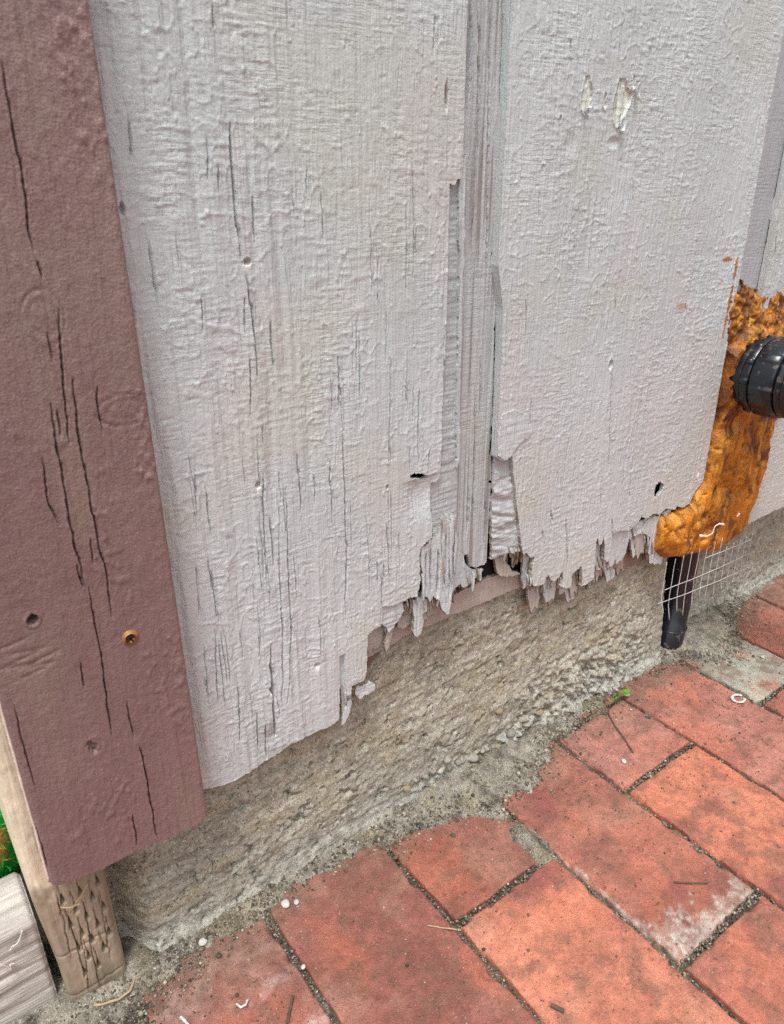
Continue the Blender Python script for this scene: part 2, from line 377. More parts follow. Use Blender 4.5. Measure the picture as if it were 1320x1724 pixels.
ft2 = conc('footing_face', .372, 1.55, .040, 57, .16, lambda X, Z: .35*smooth(.05, .0, Z), foot)
# notch between the two pours
nv = np.array([(.300, .06, -.02), (.340, .06, -.02), (.340, .06, .2), (.300, .06, .2)])
nn = 14; zz = np.linspace(-.02, .2, 60); xx = np.linspace(.302, .378, nn)
Xn, Zn = np.meshgrid(xx, zz)
relief('footing_notch', np.stack([Xn, .062+.004*fbm(Xn/.01, Zn/.01, 3, 4), Zn], -1), (0, 1, 0), np.ones((59, nn-1), bool), .05, M_conc, foot, np.broadcast_to(lin(96, 88, 74), Xn.shape+(3,)))
# aggregate showing at the foot
rg = np.random.default_rng(11)
for i, (px, py, r, t) in enumerate([(705, 1320, .0062, 0), (722, 1313, .0055, 1), (742, 1326, .005, 0), (775, 1308, .0068, 2), (802, 1282, .0085, 0), (778, 1290, .006, 1), (690, 1334, .006, 2), (820, 1270, .006, 0), (725, 1335, .0045, 1), (760, 1285, .0055, 0), (845, 1262, .006, 2), (868, 1240, .0065, 1), (893, 1225, .006, 0), (915, 1205, .007, 2), (455, 1455, .0075, 1), (880, 1180, .008, 0), (905, 1160, .007, 1), (850, 1205, .006, 2), (935, 1185, .006, 0)]):
    (x, z), = wall([(px, py)], .003)
    V, Fl = pebble((0, 0, 0), r*rg.uniform(.6, 1.1), rg, .8, .34)
    c = [lin(146, 142, 132), lin(128, 126, 118), lin(138, 126, 104)][t]
    o = build('aggregate_stone', V+np.array([x, (.0072 if z < .03 else .0095)+r*.25, max(z, .002)]), [Fl[0]], M_grit, foot, np.broadcast_to(c, (12, 3)))
    sm = o.modifiers.new('round', 'SUBSURF'); sm.levels = sm.render_levels = 1

# ------------------------------------------------------------------ plywood siding
DX, DZ = .00048, .0008
def axes(x0, x1, z0, z1):
    fz = np.arange(z0, min(z1, .62), DZ)
    zs = np.concatenate([fz, np.arange(.625, z1, .01)]) if z1 > .63 else fz
    if x1 > .55: xs = np.concatenate([np.arange(x0, min(.46, x1), DX), np.arange(.46, x1, .004)])
    else: xs = np.arange(x0, x1, DX)
    return np.meshgrid(xs, zs)
CRK = {}
def crack(H, X, Z, pts, wd=.00065, dep=.0026, y=0.0, seed=0):
    p = wall(pts, y) if y is not None else np.array(pts)
    if p[0, 1] > p[-1, 1]: p = p[::-1]
    zc = Z[:, 0]; x_ = X[0]
    r = np.where((zc >= p[0, 1]) & (zc <= p[-1, 1]))[0]
    if len(r) == 0: return
    z = zc[r]; xc = np.interp(z, p[:, 1], p[:, 0])+.0011*vn(z/.012, np.full(z.shape, seed*1.7), seed)+.0006*vn(z/.004, np.full(z.shape, seed*2.3), seed+1)
    t = (z-p[0, 1])/(p[-1, 1]-p[0, 1]+1e-9)
    tp = np.clip(np.sin(math.pi*np.clip(t, .0, 1))*1.6, 0.15, 1)*(.75+.8*vn(z/.009, np.full(z.shape, seed*3.1), seed+2)+.12)
    wv = np.maximum(wd*.62*(.45+.5*tp), .00026); dep = dep*2.3
    j0 = np.searchsorted(x_, xc.min()-.004); j1 = np.searchsorted(x_, xc.max()+.004)
    d = np.abs(X[r][:, j0:j1]-xc[:, None])
    H[np.ix_(r, np.arange(j0, j1))] -= (dep*np.clip(tp, 0, 1.2))[:, None]*np.clip(1.5-d/wv[:, None], 0, 1)
    # lifted paint lips
    H[np.ix_(r, np.arange(j0, j1))] += .00022*np.exp(-((d-wv[:, None]*1.9)/.0008)**2)*np.clip(tp, 0, 1)[:, None]
def dimple(H, X, Z, px, py, rx, rz_, dep, rim=.0004, y=0.0):
    (x, z), = wall([(px, py)], y)
    d = np.hypot((X-x)/rx, (Z-z)/rz_)
    H -= dep*np.clip(1.25-d, 0, 1)**.6*(d < 1.25)
    H += rim*np.exp(-((d-1.5)/.3)**2)
def paint_relief(X, Z, seed, rope=None, amp=1.0, saw=1.0):
    H = .00022*fbm(X/.0075, Z/.012, 3, seed)+.00016*fbm(X/.0022, Z/.0034, 3, seed+4)
    patch = smooth(-.12, .28, fbm(X/.045, Z/.035, 3, seed+8))
    ph = Z+.05*X*0+.0016*fbm(X/.02, Z/.02, 2, seed+10)
    sawm = vn(X/.009, ph/.0017, seed+12)+.8*vn(X/.0045, ph/.0013, seed+13)
    H += saw*patch*.00050*np.clip(sawm, -.10, .5)
    H += .00034*vn(X/.0028, Z/.06, seed+15)+.00028*vn(X/.0014, Z/.035, seed+16)
    fold = np.abs(fbm(X/.012, Z/.014, 3, seed+18)); H += .0004*np.clip(.06-fold, 0, 1)*6*patch
    wr = vn(X/.006+.8*vn(X/.02, Z/.02, seed+41), Z/.0095, seed+40); H += .00034*np.exp(-(wr/.045)**2)*smooth(-.15, .2, fbm(X/.03, Z/.04, 2, seed+42))
    wr = vn(X/.010, Z/.0034, seed+43); H += .00030*np.exp(-(wr/.05)**2)*smooth(-.1, .3, fbm(X/.025, Z/.03, 2, seed+44))
    sc_ = vn(X/.0042, Z/.0011, seed+45); H -= .00050*np.clip(sc_-.25, 0, 1)*3*smooth(-.05, .3, fbm(X/.03, Z/.02, 3, seed+46))
    H -= .0009*np.clip(vn(X/.0010, Z/.010, seed+47)-.36, 0, 1)*4*smooth(.0, .3, fbm(X/.04, Z/.05, 3, seed+48))
    crumbs = np.clip(fbm(X/.0035, Z/.0035, 2, seed+20)-.42, 0, 1); H += .0022*crumbs
    if rope is not None:
        H += rope*(.0023*vn(X/.0065+1.2*vn(X/.03, Z/.07, 3), Z/.10, seed+22)+.0011*vn(X/.0032, Z/.05, seed+23))
    return H*amp
def paint_col(X, Z, seed):
    c = np.broadcast_to(PAINT, X.shape+(3,)).copy()
    c *= (1+.10*fbm(X/.05, Z/.08, 4, seed+30))[..., None]
    gr = smooth(.05, .5, fbm(X/.07, Z/.06, 3, seed+33)+.25*smooth(.42, .2, Z))[..., None]*.45
    c = c*(1-gr)+gr*lin(192, 191, 180)*.93
    pk = smooth(.1, .5, fbm(X/.04, Z/.10, 3, seed+36))[..., None]*.35
    c = c*(1-pk)+pk*lin(199, 193, 193)*.93
    return c
def small_cracks(H, X, Z, rect_px, n, seed, lmin=.012, lmax=.05, wd=.0005, dep=.0010):
    rg = np.random.default_rng(seed); (a, b, c_, d_) = rect_px; n = max(2, int(n*.6))
    for i in range(n):
        px, py = rg.uniform(a, c_), rg.uniform(b, d_)
        (x, z), = wall([(px, py)]); l = rg.uniform(lmin, lmax)
        crack(H, X, Z, [(x+rg.uniform(-.001, .001), z), (x, z+l)], wd*rg.uniform(.8, 1.3), dep*rg.uniform(.5, 1.2), None, seed+i)
def raw_rim(P, c):
    "broken edges low down show bare brown-grey wood in places"
    e = (smooth(.30, .24, P[:, 2])*smooth(-.25, .15, fbm(P[:, 0]/.004, P[:, 2]/.006, 3, 5)))[:, None]*.8
    return c*(1-e)+e*lin(140, 122, 102)
side_ = empty('plywood_siding', (.05, .01, .13), 'pale pinkish grey grooved plywood siding with rotted splintered lower edge', 'siding')

# --- left face
X, Z = axes(-.262, .0, .118, 1.5)
top = 1.55
outl = np.concatenate([[(-.27, top), (-.0031, top), (-.0031, .492)], wall([(779, 276), (777, 300), (769, 303), (766, 312), (757, 309), (757, 330), (755, 420), (752, 520), (748, 620), (744, 700), (743, 760), (741, 805), (736, 812), (727, 815), (726, 850), (728, 905), (709, 921), (706, 935), (708, 975), (704, 1004), (690, 1006), (687, 1012), (668, 1020), (645, 1021), (643, 1051), (633, 1058), (619, 1069), (618, 1127), (613, 1146), (604, 1149), (598, 1153), (592, 1156), (591, 1170), (583, 1172), (581, 1158), (572, 1157), (572, 1190), (571, 1211), (556, 1222), (532, 1234), (505, 1245), (480, 1258), (462, 1272), (440, 1286), (402, 1310), (372, 1322), (345, 1329), (300, 1350)]), [(-.27, .118)]])
mask = inpoly((X[:-1, :-1]+X[1:, 1:])/2, (Z[:-1, :-1]+Z[1:, 1:])/2, outl)
hole = wall([(690, 800), (699, 797), (709, 797), (720, 800), (721, 805), (712, 808), (703, 806), (693, 807)])
mask &= ~inpoly((X[:-1, :-1]+X[1:, 1:])/2, (Z[:-1, :-1]+Z[1:, 1:])/2, hole)
rope = smooth(-.075, -.150, X+.02*vn(Z/.05, Z*0, 3))
H = paint_relief(X, Z, 2, rope)
CR = [([(386, 205), (390, 290), (399, 375), (404, 420), (407, 446)], .0009, .0032), ([(415, 462), (424, 530), (429, 590), (434, 640)], .0008, .003), ([(426, 330), (430, 412)], .0006, .002), ([(217, 205), (223, 270)], .0006, .0018),
      ([(349, 225), (352, 305)], .0005, .0015), ([(367, 280), (369, 322)], .0005, .0015), ([(456, 540), (459, 585), (462, 626)], .0007, .0026), ([(420, 600), (422, 700)], .0006, .0022), ([(442, 718), (443, 750)], .0006, .0022), ([(442, 795), (445, 880), (447, 945)], .0007, .0025),
      ([(455, 868), (460, 955)], .0007, .0025), ([(467, 880), (472, 985), (475, 1060), (476, 1200)], .0006, .0024), ([(482, 820), (485, 960), (491, 1060), (488, 1120), (484, 1185)], .0006, .0024), ([(456, 1083), (457, 1120), (460, 1165), (463, 1240)], .0013, .005),
      ([(500, 765), (504, 815), (507, 865)], .0006, .0022), ([(555, 775), (560, 885)], .0006, .0022), ([(577, 722), (581, 820), (584, 930), (582, 1038)], .0008, .003), ([(537, 1032), (540, 1105)], .0006, .002), ([(570, 600), (571, 692)], .0006, .002), ([(529, 800), (531, 850)], .0005, .0018),
      ([(650, 880), (654, 925), (655, 990)], .0006, .002), ([(657, 600), (658, 790)], .0006, .002), ([(643, 965), (642, 1052)], .0007, .003), ([(705, 655), (705, 792)], .0008, .003), ([(691, 755), (690, 795)], .0006, .002), ([(722, 760), (721, 795)], .0006, .002), ([(658, 838), (660, 935)], .0006, .0022),
      ([(517, 283), (516, 325)], .0005, .0018), ([(625, 385), (627, 500)], .0005, .0016), ([(695, 280), (697, 380), (694, 480)], .0006, .002), ([(357, 8), (358, 48)], .0005, .0016), ([(732, 25), (731, 90)], .0005, .0016), ([(634, 945), (636, 985)], .0006, .002), ([(646, 950), (647, 978)], .0007, .002),
      ([(340, 500), (342, 560)], .0005, .0014), ([(412, 500), (413, 560)], .0005, .0016), ([(345, 1090), (352, 1180)], .0006, .0018), ([(362, 1060), (368, 1190)], .0005, .0016), ([(400, 1150), (404, 1250)], .0005, .0018), ([(433, 1200), (436, 1270)], .0007, .0025), ([(447, 1220), (449, 1280)], .0007, .0025), ([(330, 950), (338, 1040)], .0005, .0015)]
for i, (p_, w_, d_) in enumerate(CR): crack(H, X, Z, p_, w_, d_, 0.0, i)
for rct, n, sdd in [((560, 900, 700, 1010), 14, 5), ((330, 880, 470, 1230), 26, 61), ((450, 640, 700, 780), 16, 121), ((640, 330, 750, 700), 8, 171), ((430, 840, 500, 1150), 16, 201), ((230, 450, 420, 900), 9, 251), ((480, 350, 640, 640), 5, 301)]:
    small_cracks(H, X, Z, rct, n, sdd)
dimple(H, X, Z, 416, 441, .0018, .0014, .0040, .0001); dimple(H, X, Z, 434, 817, .0014, .0016, .004, .0001); dimple(H, X, Z, 534, 1120, .0014, .0016, .004, .0001); dimple(H, X, Z, 458, 1161, .0018, .0028, .0055, .0001); dimple(H, X, Z, 652, 820, .001, .0015, .004)
dimple(H, X, Z, 752, 162, .0012, .0065, .0022, .0002); dimple(H, X, Z, 205, 352, .0009, .0024, .004, .0001)
# buckled piece under the black hole, recessed slot near the foot, torn plies
(hx, hz), = wall([(712, 812)]); H -= .0028*np.exp(-(((X-hx)/.012)**2+((Z-hz+.008)/.014)**2))*(Z < hz+.003)
(sx, sz), = wall([(578, 1104)]); slot = (X > wall([(572, 1120)])[0, 0]) & (X < wall([(582, 1120)])[0, 0]) & (Z < sz); H -= .0035*slot
q_ = inpoly(X, Z, wall([(645, 1022), (668, 1020), (690, 1008), (704, 1004), (707, 960), (709, 921), (735, 905), (735, 1030), (643, 1052)])); H -= .0012*q_*(Z < wall([(690, 1006)])[0, 1]+.01*0+.003)
c = paint_col(X, Z, 2)
dirt = np.exp(-(((X-wall([(462, 1235)])[0, 0])/.012)**2+((Z-wall([(462, 1235)])[0, 1])/.018)**2))*smooth(-.1, .3, fbm(X/.006, Z/.012, 4, 77)); c = c*(1-.65*dirt[..., None])+.65*dirt[..., None]*lin(112, 100, 84)
for (px, py, rx, rz_) in [(752, 162, .0011, .006), (416, 449, .002, .0018), (434, 824, .0018, .0022), (534, 1127, .0018, .002), (458, 1168, .002, .002)]:
    (x, z), = wall([(px, py)]); e = smooth(1.2, .8, np.hypot((X-x)/rx, (Z-z)/rz_))[..., None]; c = c*(1-e)+e*(lin(150, 140, 118) if rx < .0015 else lin(226, 220, 216))  # bare wood in the slot; light on nail holes' lower lips painted pale
face_l = relief('face_ply', np.stack([X, -H, Z], -1), (0, 1, 0), mask, .0034, M_paint, side_, c, raw_rim)

# --- middle face
x_l = .0299; x_r = .3165
X, Z = axes(.022, .325, .118, 1.5)
mid_left = np.vstack([[(.0299, .571), (.0299, .43)], wall([(847, 520), (845, 600), (841, 700), (837, 770)])])
outm = np.concatenate([[(x_r, top), (x_l, top)], mid_left, wall([(843, 776), (852, 776), (862, 767), (865, 800), (869, 840), (874, 880), (878, 922), (882, 935), (886, 930), (893, 939), (898, 938), (903, 932), (899, 945), (895, 950), (895, 968), (897, 986), (906, 987), (917, 982), (920, 972), (924, 968), (928, 977), (934, 979), (941, 972), (947, 961), (948, 975), (945, 988), (955, 991), (962, 986), (963, 968), (969, 961), (979, 953), (980, 968), (979, 987), (988, 983), (1000, 974), (1002, 940), (1004, 912), (1007, 904), (1008, 917), (1013, 916), (1017, 903), (1018, 920), (1017, 942), (1022, 946), (1027, 941), (1030, 905), (1032, 898), (1046, 893), (1057, 894), (1064, 888), (1073, 881), (1080, 870), (1089, 873), (1100, 865), (1110, 866), (1121, 856), (1136, 858), (1140, 852), (1150, 855), (1162, 846), (1170, 828)]), [(x_r, .21)]])
xc_, zc_ = (X[:-1, :-1]+X[1:, 1:])/2, (Z[:-1, :-1]+Z[1:, 1:])/2
def xl_(z): return np.interp(z, mid_left[::-1, 1], mid_left[::-1, 0])-.0299
go = outm.copy()
for _ in range(8): go[:, 0] = outm[:, 0]-xl_(outm[:, 1])*smooth(.075, .030, go[:, 0])
mask = inpoly(xc_, zc_, go)
mask &= ~inpoly(xc_, zc_, wall([(1102, 824), (1105, 815), (1112, 811), (1118, 817), (1115, 828), (1108, 837), (1101, 838)]))
H = paint_relief(X, Z, 9, None, 1.0, .8)
for i, (p_, w_, d_) in enumerate([([(881, 505), (880, 572)], .0006, .002), ([(1035, 495), (1034, 525)], .0006, .002), ([(1032, 600), (1028, 675), (1026, 735), (1024, 806)], .0007, .0024), ([(1050, 785), (1044, 862)], .0006, .002), ([(958, 738), (951, 790), (941, 858)], .0007, .0024),
        ([(893, 672), (892, 740)], .0007, .0028), ([(953, 872), (955, 955)], .0008, .0034), ([(913, 893), (913, 920)], .0007, .003), ([(928, 860), (926, 905)], .0006, .002), ([(1031, 872), (1031, 915)], .0008, .003), ([(927, 858), (930, 880)], .0006, .002), ([(1013, 790), (1010, 860)], .0006, .002), ([(1062, 800), (1060, 840)], .0005, .0016), ([(960, 65), (961, 110)], .0005, .0014), ([(1197, 150), (1195, 180)], .0006, .0018), ([(967, 395), (966, 430)], .0005, .0016)]):
    crack(H, X, Z, p_, w_, d_, 0.0, 80+i)
for rct, n, sdd in [((890, 760, 1150, 850), 18, 405), ((900, 830, 1060, 930), 14, 455), ((880, 250, 1200, 640), 12, 505)]:
    small_cracks(H, X, Z, rct, n, sdd, .006, .025)
dimple(H, X, Z, 1028, 614, .0018, .0030, .004); dimple(H, X, Z, 960, 243, .005, .006, .0007, 0); dimple(H, X, Z, 1033, 240, .005, .0030, .0011, .0001); dimple(H, X, Z, 943, 200, .0012, .0016, .0022); dimple(H, X, Z, 1061, 889, .001, .0013, .003)
c = paint_col(X, Z, 9)
WOODP = lin(216, 216, 202)
for poly, dep in [([(984, 131), (993, 131), (998, 150), (996, 175), (990, 190), (985, 193), (979, 187), (978, 170), (981, 150)], .0006), ([(1042, 136), (1052, 137), (1057, 152), (1066, 158), (1062, 172), (1054, 190), (1046, 205), (1038, 214), (1033, 200), (1032, 175), (1036, 155)], .0008), ([(1017, 158), (1021, 157), (1020, 180), (1017, 186), (1015, 175)], .0005), ([(1066, 130), (1071, 132), (1069, 148), (1064, 152)], .0005)]:
    wp = wall(poly); jx = X+.0012*fbm(X/.004, Z/.006, 3, 71); jz = Z+.002*fbm(X/.004, Z/.006, 3, 72)
    ins = inpoly(jx, jz, wp).astype(float); ins = ins*(vn(X/.0016, Z/.02, 15) > -.34)
    H -= dep*2*ins; cw = WOODP*(1+.5*vn(X/.0012, Z/.012, 19))[..., None]; c = c*(1-ins[..., None])+ins[..., None]*cw
    rimm = np.clip(inpoly(jx+.0012, jz, wp)*1.-ins, 0, 1)+np.clip(inpoly(jx, jz+.0016, wp)*1.-ins, 0, 1); H += .0005*np.clip(rimm, 0, 1)
# amber foam smeared on the face
for (px, py, rx, rz_) in [(1226, 436, .008, .0022), (1238, 455, .0022, .010), (1230, 500, .0022, .012), (1150, 515, .008, .0035), (1222, 540, .0016, .02)]:
    (x, z), = wall([(px, py)]); e = smooth(1.15, .7, np.hypot((X-x)/rx, (Z-z)/rz_)+.9*fbm(X/.005, Z/.003, 4, 91))[..., None]*(.9 if px > 1200 else .45); c = c*(1-e)+e*lin(168, 104, 40)
Tm = np.where((X < .033) & (Z > .262), .0066, .0036)
relief('face_ply', np.stack([X+xl_(Z)*smooth(.075, .030, X), -H, Z], -1), (0, 1, 0), mask, Tm, M_paint, side_, c, raw_rim)

# --- right face
X, Z = axes(.360, 1.55, .128, 1.5)
H = paint_relief(X, Z, 14)
zb = .1335+.002*vn(X/.03, Z*0, 4); mask = (Z > zb)[:-1, :-1]
(ex, ez), = wall([(1287, 880)]); mask &= ~((X[:-1, :-1] < .425+.012*vn(Z[:-1, :-1]/.012, Z[:-1, :-1]*0, 6)) & (Z[:-1, :-1] < .25))
for i, (p_, w_, d_) in enumerate([([(1316, 330), (1296, 420)], .0008, .003), ([(1310, 370), (1302, 440)], .0009, .003)]): crack(H, X, Z, p_, w_, d_, 0.0, 180+i)
relief('face_ply', np.stack([X, -H, Z], -1), (0, 1, 0), mask, .006, M_paint, side_, paint_col(X, Z, 14))

# --- groove floors (weathered vertical grain)
def groove(x0, x1, zbot_fn, yf, seed, gap=None, z0=.15):
    X, Z = axes(x0, x1, z0, 1.5)
    H = .0009*vn(X/.0022, Z/.14, seed)+.0006*vn(X/.0009, Z/.10, seed+1)+.00025*fbm(X/.003, Z/.006, 3, seed+2)+.0007*vn(X/.006, Z/.2, seed+5)
    m = (Z > zbot_fn(X))[:-1, :-1]
    if gap is not None: m &= ~gap(X, Z)[:-1, :-1]
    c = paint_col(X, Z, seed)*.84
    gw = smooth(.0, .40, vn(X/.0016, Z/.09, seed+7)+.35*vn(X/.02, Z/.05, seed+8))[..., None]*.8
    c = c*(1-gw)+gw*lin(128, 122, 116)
    return X, Z, H, m, c
gb = wall([(745, 950), (757, 945), (762, 932), (772, 927), (780, 936), (788, 934), (791, 955), (805, 957), (815, 953), (824, 944), (832, 936), (847, 928), (860, 925), (874, 922), (890, 922)], .006)
sl_ = wall([(850, 441), (849, 455), (847, 484), (846, 500), (846, 520), (845, 545), (843, 570), (842, 600)], .006)
def gap1(X, Z):
    xr = np.interp(Z, mid_left[::-1, 1], mid_left[::-1, 0])
    n = vn(Z/.014, X*0, 8)+.6*vn(Z/.005, X*0, 9)
    return (X > xr-.0003-.0030*np.clip(n, 0, .5)+.0008*vn(Z/.003, X/.002, 2)) & (Z < .455) & (Z > .275) & (n > .0)
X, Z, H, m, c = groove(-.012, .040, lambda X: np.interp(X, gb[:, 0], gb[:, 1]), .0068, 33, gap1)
for i, (p_, w_, d_) in enumerate([([(818, 830), (815, 920)], .0006, .0025), ([(808, 600), (806, 700)], .0005, .002), ([(797, 350), (795, 410)], .0005, .0015), ([(788, 820), (786, 900)], .001, .003), ([(840, 480), (832, 780)], .0008, .002), ([(853, 0), (850, 150), (846, 320), (843, 430)], .0017, .003), ([(793, 0), (790, 170)], .0010, .0022), ([(846, 0), (838, 420)], .0010, .0020), ([(826, 0), (818, 500)], .0006, .0016), ([(806, 0), (803, 300)], .0006, .0014), ([(838, 430), (828, 800)], .0010, .002), ([(800, 650), (796, 900)], .0007, .002)]):
    crack(H, X, Z, p_, w_, d_, .0068, 210+i)
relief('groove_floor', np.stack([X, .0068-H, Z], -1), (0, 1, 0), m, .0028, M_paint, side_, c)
X, Z, H, m, c = groove(.300, .385, lambda X: X*0+.20, .0068, 43, None, .19)
c = np.broadcast_to(lin(176, 176, 180)*.9, c.shape)*(1+.06*fbm(X/.02, Z/.04, 3, 4))[..., None]
m &= ~((X > .372) & (Z < .45))[:-1, :-1]
relief('groove_floor', np.stack([X, .0068-H*.4, Z], -1), (0, 1, 0), m, .0028, M_paint, side_, c)
# groove sides where they show
for (x, z0_, s) in [(x_l+.0006, .60, 5)]: pass

# --- second ply: cross grain showing where the face has peeled beside the groove
def patch(name, poly, yf, cross=True, seed=0, T=.0026, amp=1.0, tone=None, wrinkle=0, jag=.0012, cracks=()):
    w_ = wall(poly, yf); x0, z0_ = w_.min(0)-.003; x1, z1_ = w_.max(0)+.003
    X, Z = np.meshgrid(np.arange(x0, x1, DX), np.arange(z0_, z1_, .0008))
    jx = X+jag*fbm(X/.005, Z/.012, 3, seed); jz = Z+jag*2.2*vn(X/.0028, Z/.05, seed+1)
    m = inpoly(jx, jz, w_)[:-1, :-1]
    if cross: H = .0005*vn(X/.02, Z/.0012, seed+2)+.0004*vn(X/.012, Z/.0030, seed+3)+.0003*fbm(X/.004, Z/.004, 3, seed+4)
    else: H = .0007*vn(X/.0018, Z/.06, seed+2)+.0004*fbm(X/.003, Z/.008, 3, seed+4)
    if wrinkle: H = H+wrinkle*(np.abs(vn(X/.014+.3*vn(X/.01, Z/.01, 3), (Z+.35*X)/.0052, seed+9))*2+.7*vn(X/.008, (Z+.2*X)/.0025, seed+12))
    base = np.asarray(PAINT*.95 if tone is None else tone)
    c = base*(1+.18*fbm(X/.008, Z/.008 if cross else Z/.03, 3, seed+6))[..., None]
    H = H*amp
    for i, (p_, ww, dd) in enumerate(cracks): crack(H, X, Z, p_, ww, dd, yf, seed+i)
    if not m.any(): return None
    tl = np.random.default_rng(seed).uniform(-.05, .05, 2)*(0 if name in ('back_ply_and_shade', 'peeled_ply', 'paint_flake') else 1)
    return relief(name, np.stack([X, yf-H+tl[0]*(X-X.mean())+tl[1]*(Z-Z.max()), Z], -1), (0, 1, 0), m, T, M_paint, side_, c, raw_rim)
PK = lin(176, 170, 163)*.92
patch('peeled_ply', [(748, 300), (783, 296), (778, 380), (774, 500), (771, 620), (769, 760), (768, 860), (764, 925), (757, 945), (738, 952), (728, 900), (722, 800), (730, 640)], .0034, True, 51, tone=PAINT*.80)
patch('peeled_ply', [(772, 300), (785, 262), (781, 400), (777, 560), (775, 690), (772, 780), (768, 790), (769, 700), (772, 560), (773, 420)], .0018, False, 54, tone=PAINT*.92, T=.003)
patch('torn_splinter', [(706, 925), (735, 905), (745, 870), (760, 880), (758, 950), (756, 1000), (752, 1030), (742, 1033), (735, 1010), (728, 1005), (722, 1010), (712, 1003)], .0016, False, 58, tone=PAINT*.93, cracks=[([(737, 925), (733, 1003)], .0016, .004), ([(744, 875), (741, 965)], .0012, .003), ([(750, 885), (747, 1020)], .0012, .003), ([(725, 925), (722, 1000)], .0012, .003), ([(717, 930), (715, 998)], .001, .003), ([(755, 890), (754, 1000)], .001, .003)], jag=.0020)
patch('torn_splinter', [(755, 930), (768, 928), (779, 935), (781, 955), (783, 985), (779, 990), (772, 984), (765, 990), (757, 1000), (752, 985)], .0048, False, 63, tone=PAINT*.86)
patch('torn_splinter', [(779, 950), (800, 962), (815, 958), (808, 968), (795, 978), (783, 988), (774, 985)], .0072, False, 66, tone=PAINT*.9)
patch('torn_splinter', [(831, 938), (846, 932), (853, 946), (860, 962), (874, 965), (862, 970), (846, 972), (838, 968), (834, 955)], .0085, False, 68, tone=PK)
patch('wrinkled_paint_skin', [(833, 755), (868, 762), (872, 840), (882, 925), (868, 928), (845, 932), (826, 944), (828, 860)], .0040, True, 71, tone=PAINT*.88, wrinkle=.0019)
patch('paint_flake', [(838, 768), (850, 777), (862, 768), (868, 755), (882, 741), (893, 735), (897, 720), (888, 700), (866, 690), (845, 700)], -.0010, True, 74, tone=PAINT, T=.001, amp=.6, jag=.0005)
patch('inner_ply', [(572, 1095), (584, 1095), (586, 1160), (592, 1175), (590, 1195), (578, 1215), (575, 1200)], .0040, False, 77, tone=PK, T=.003)
patch('torn_splinter', [(586, 1180), (592, 1178), (588, 1200), (580, 1216), (574, 1222), (577, 1205)], .0025, False, 78, tone=PAINT, T=.002)
patch('torn_splinter', [(598, 1158), (612, 1152), (622, 1150), (632, 1153), (630, 1164), (614, 1170), (606, 1178), (598, 1172)], .0015, True, 79, tone=PAINT*.95, T=.002, wrinkle=.0012)
patch('inner_ply', [(643, 1022), (678, 1012), (679, 1030), (672, 1046), (662, 1058), (655, 1068), (650, 1058), (643, 1052)], .0012, True, 81, tone=PAINT*.97, T=.002, jag=.0008)
patch('inner_ply', [(612, 1040), (650, 1050), (658, 1070), (652, 1085), (640, 1092), (622, 1100), (612, 1090)], .0075, True, 83, tone=PK, T=.003)
patch('torn_splinter', [(651, 1062), (659, 1060), (660, 1075), (655, 1090), (650, 1100), (648, 1085)], .0050, False, 85, tone=PK, T=.002)
patch('torn_splinter', [(692, 1010), (718, 1008), (718, 1028), (710, 1035), (712, 1046), (706, 1066), (700, 1073), (694, 1066), (697, 1040)], .0030, False, 87, tone=PAINT*.95, T=.003)
patch('inner_ply', [(668, 1020), (745, 1000), (760, 990), (758, 1020), (720, 1040), (690, 1052), (668, 1060)], .0085, True, 89, tone=PK*.95, T=.003)
# torn plies below the middle face
lo = [(880, 930, 897, 990, .0042), (888, 985, 908, 1030, .0075), (914, 975, 938, 1012, .0048), (921, 990, 934, 1020, .0090), (938, 965, 950, 1000, .0075), (958, 965, 974, 1005, .0055), (948, 985, 966, 1010, .0095), (968, 950, 982, 985, .0068), (998, 930, 1020, 958, .0055), (1000, 950, 1014, 976, .0085), (1014, 940, 1034, 976, .0070), (1034, 930, 1050, 968, .0070), (1060, 890, 1072, 935, .0065), (1068, 895, 1085, 938, .0052)]
for i, (a, b, c2, d2, yy) in enumerate(lo):
    ins = (c2-a)*.14
    patch('torn_splinter', [(a, b-14), (c2, b-16), (c2-1, (b+d2)/2), (c2-ins, d2-4), ((a+c2)/2+ins, d2-9*(i % 2)), (a+ins*2, d2+3), (a, (b+d2)/2)], yy, False, 120+i*5, tone=[PAINT*.95, PK, PAINT*.88, lin(166, 150, 138)*.9][i % 4], T=.0022, jag=.0014)
patch('inner_ply', [(1030, 893), (1062, 885), (1061, 905), (1055, 930), (1048, 945), (1034, 955), (1020, 960), (1017, 945), (1028, 940)], .0022, False, 195, tone=PAINT*.98, T=.003)
patch('inner_ply', [(1085, 878), (1130, 858), (1128, 884), (1122, 905), (1115, 940), (1112, 950), (1094, 950), (1090, 930), (1094, 905), (1080, 895)], .0028, False, 199, tone=PAINT*.98, T=.004)
patch('inner_ply', [(1052, 888), (1100, 868), (1098, 885), (1084, 896), (1066, 902), (1058, 905)], .0045, True, 204, tone=PAINT*.93, T=.002, wrinkle=.0015)
patch('inner_ply', [(982, 905), (1000, 900), (998, 930), (990, 936), (982, 938)], .0040, False, 207, tone=lin(150, 142, 116)*.8, T=.002)
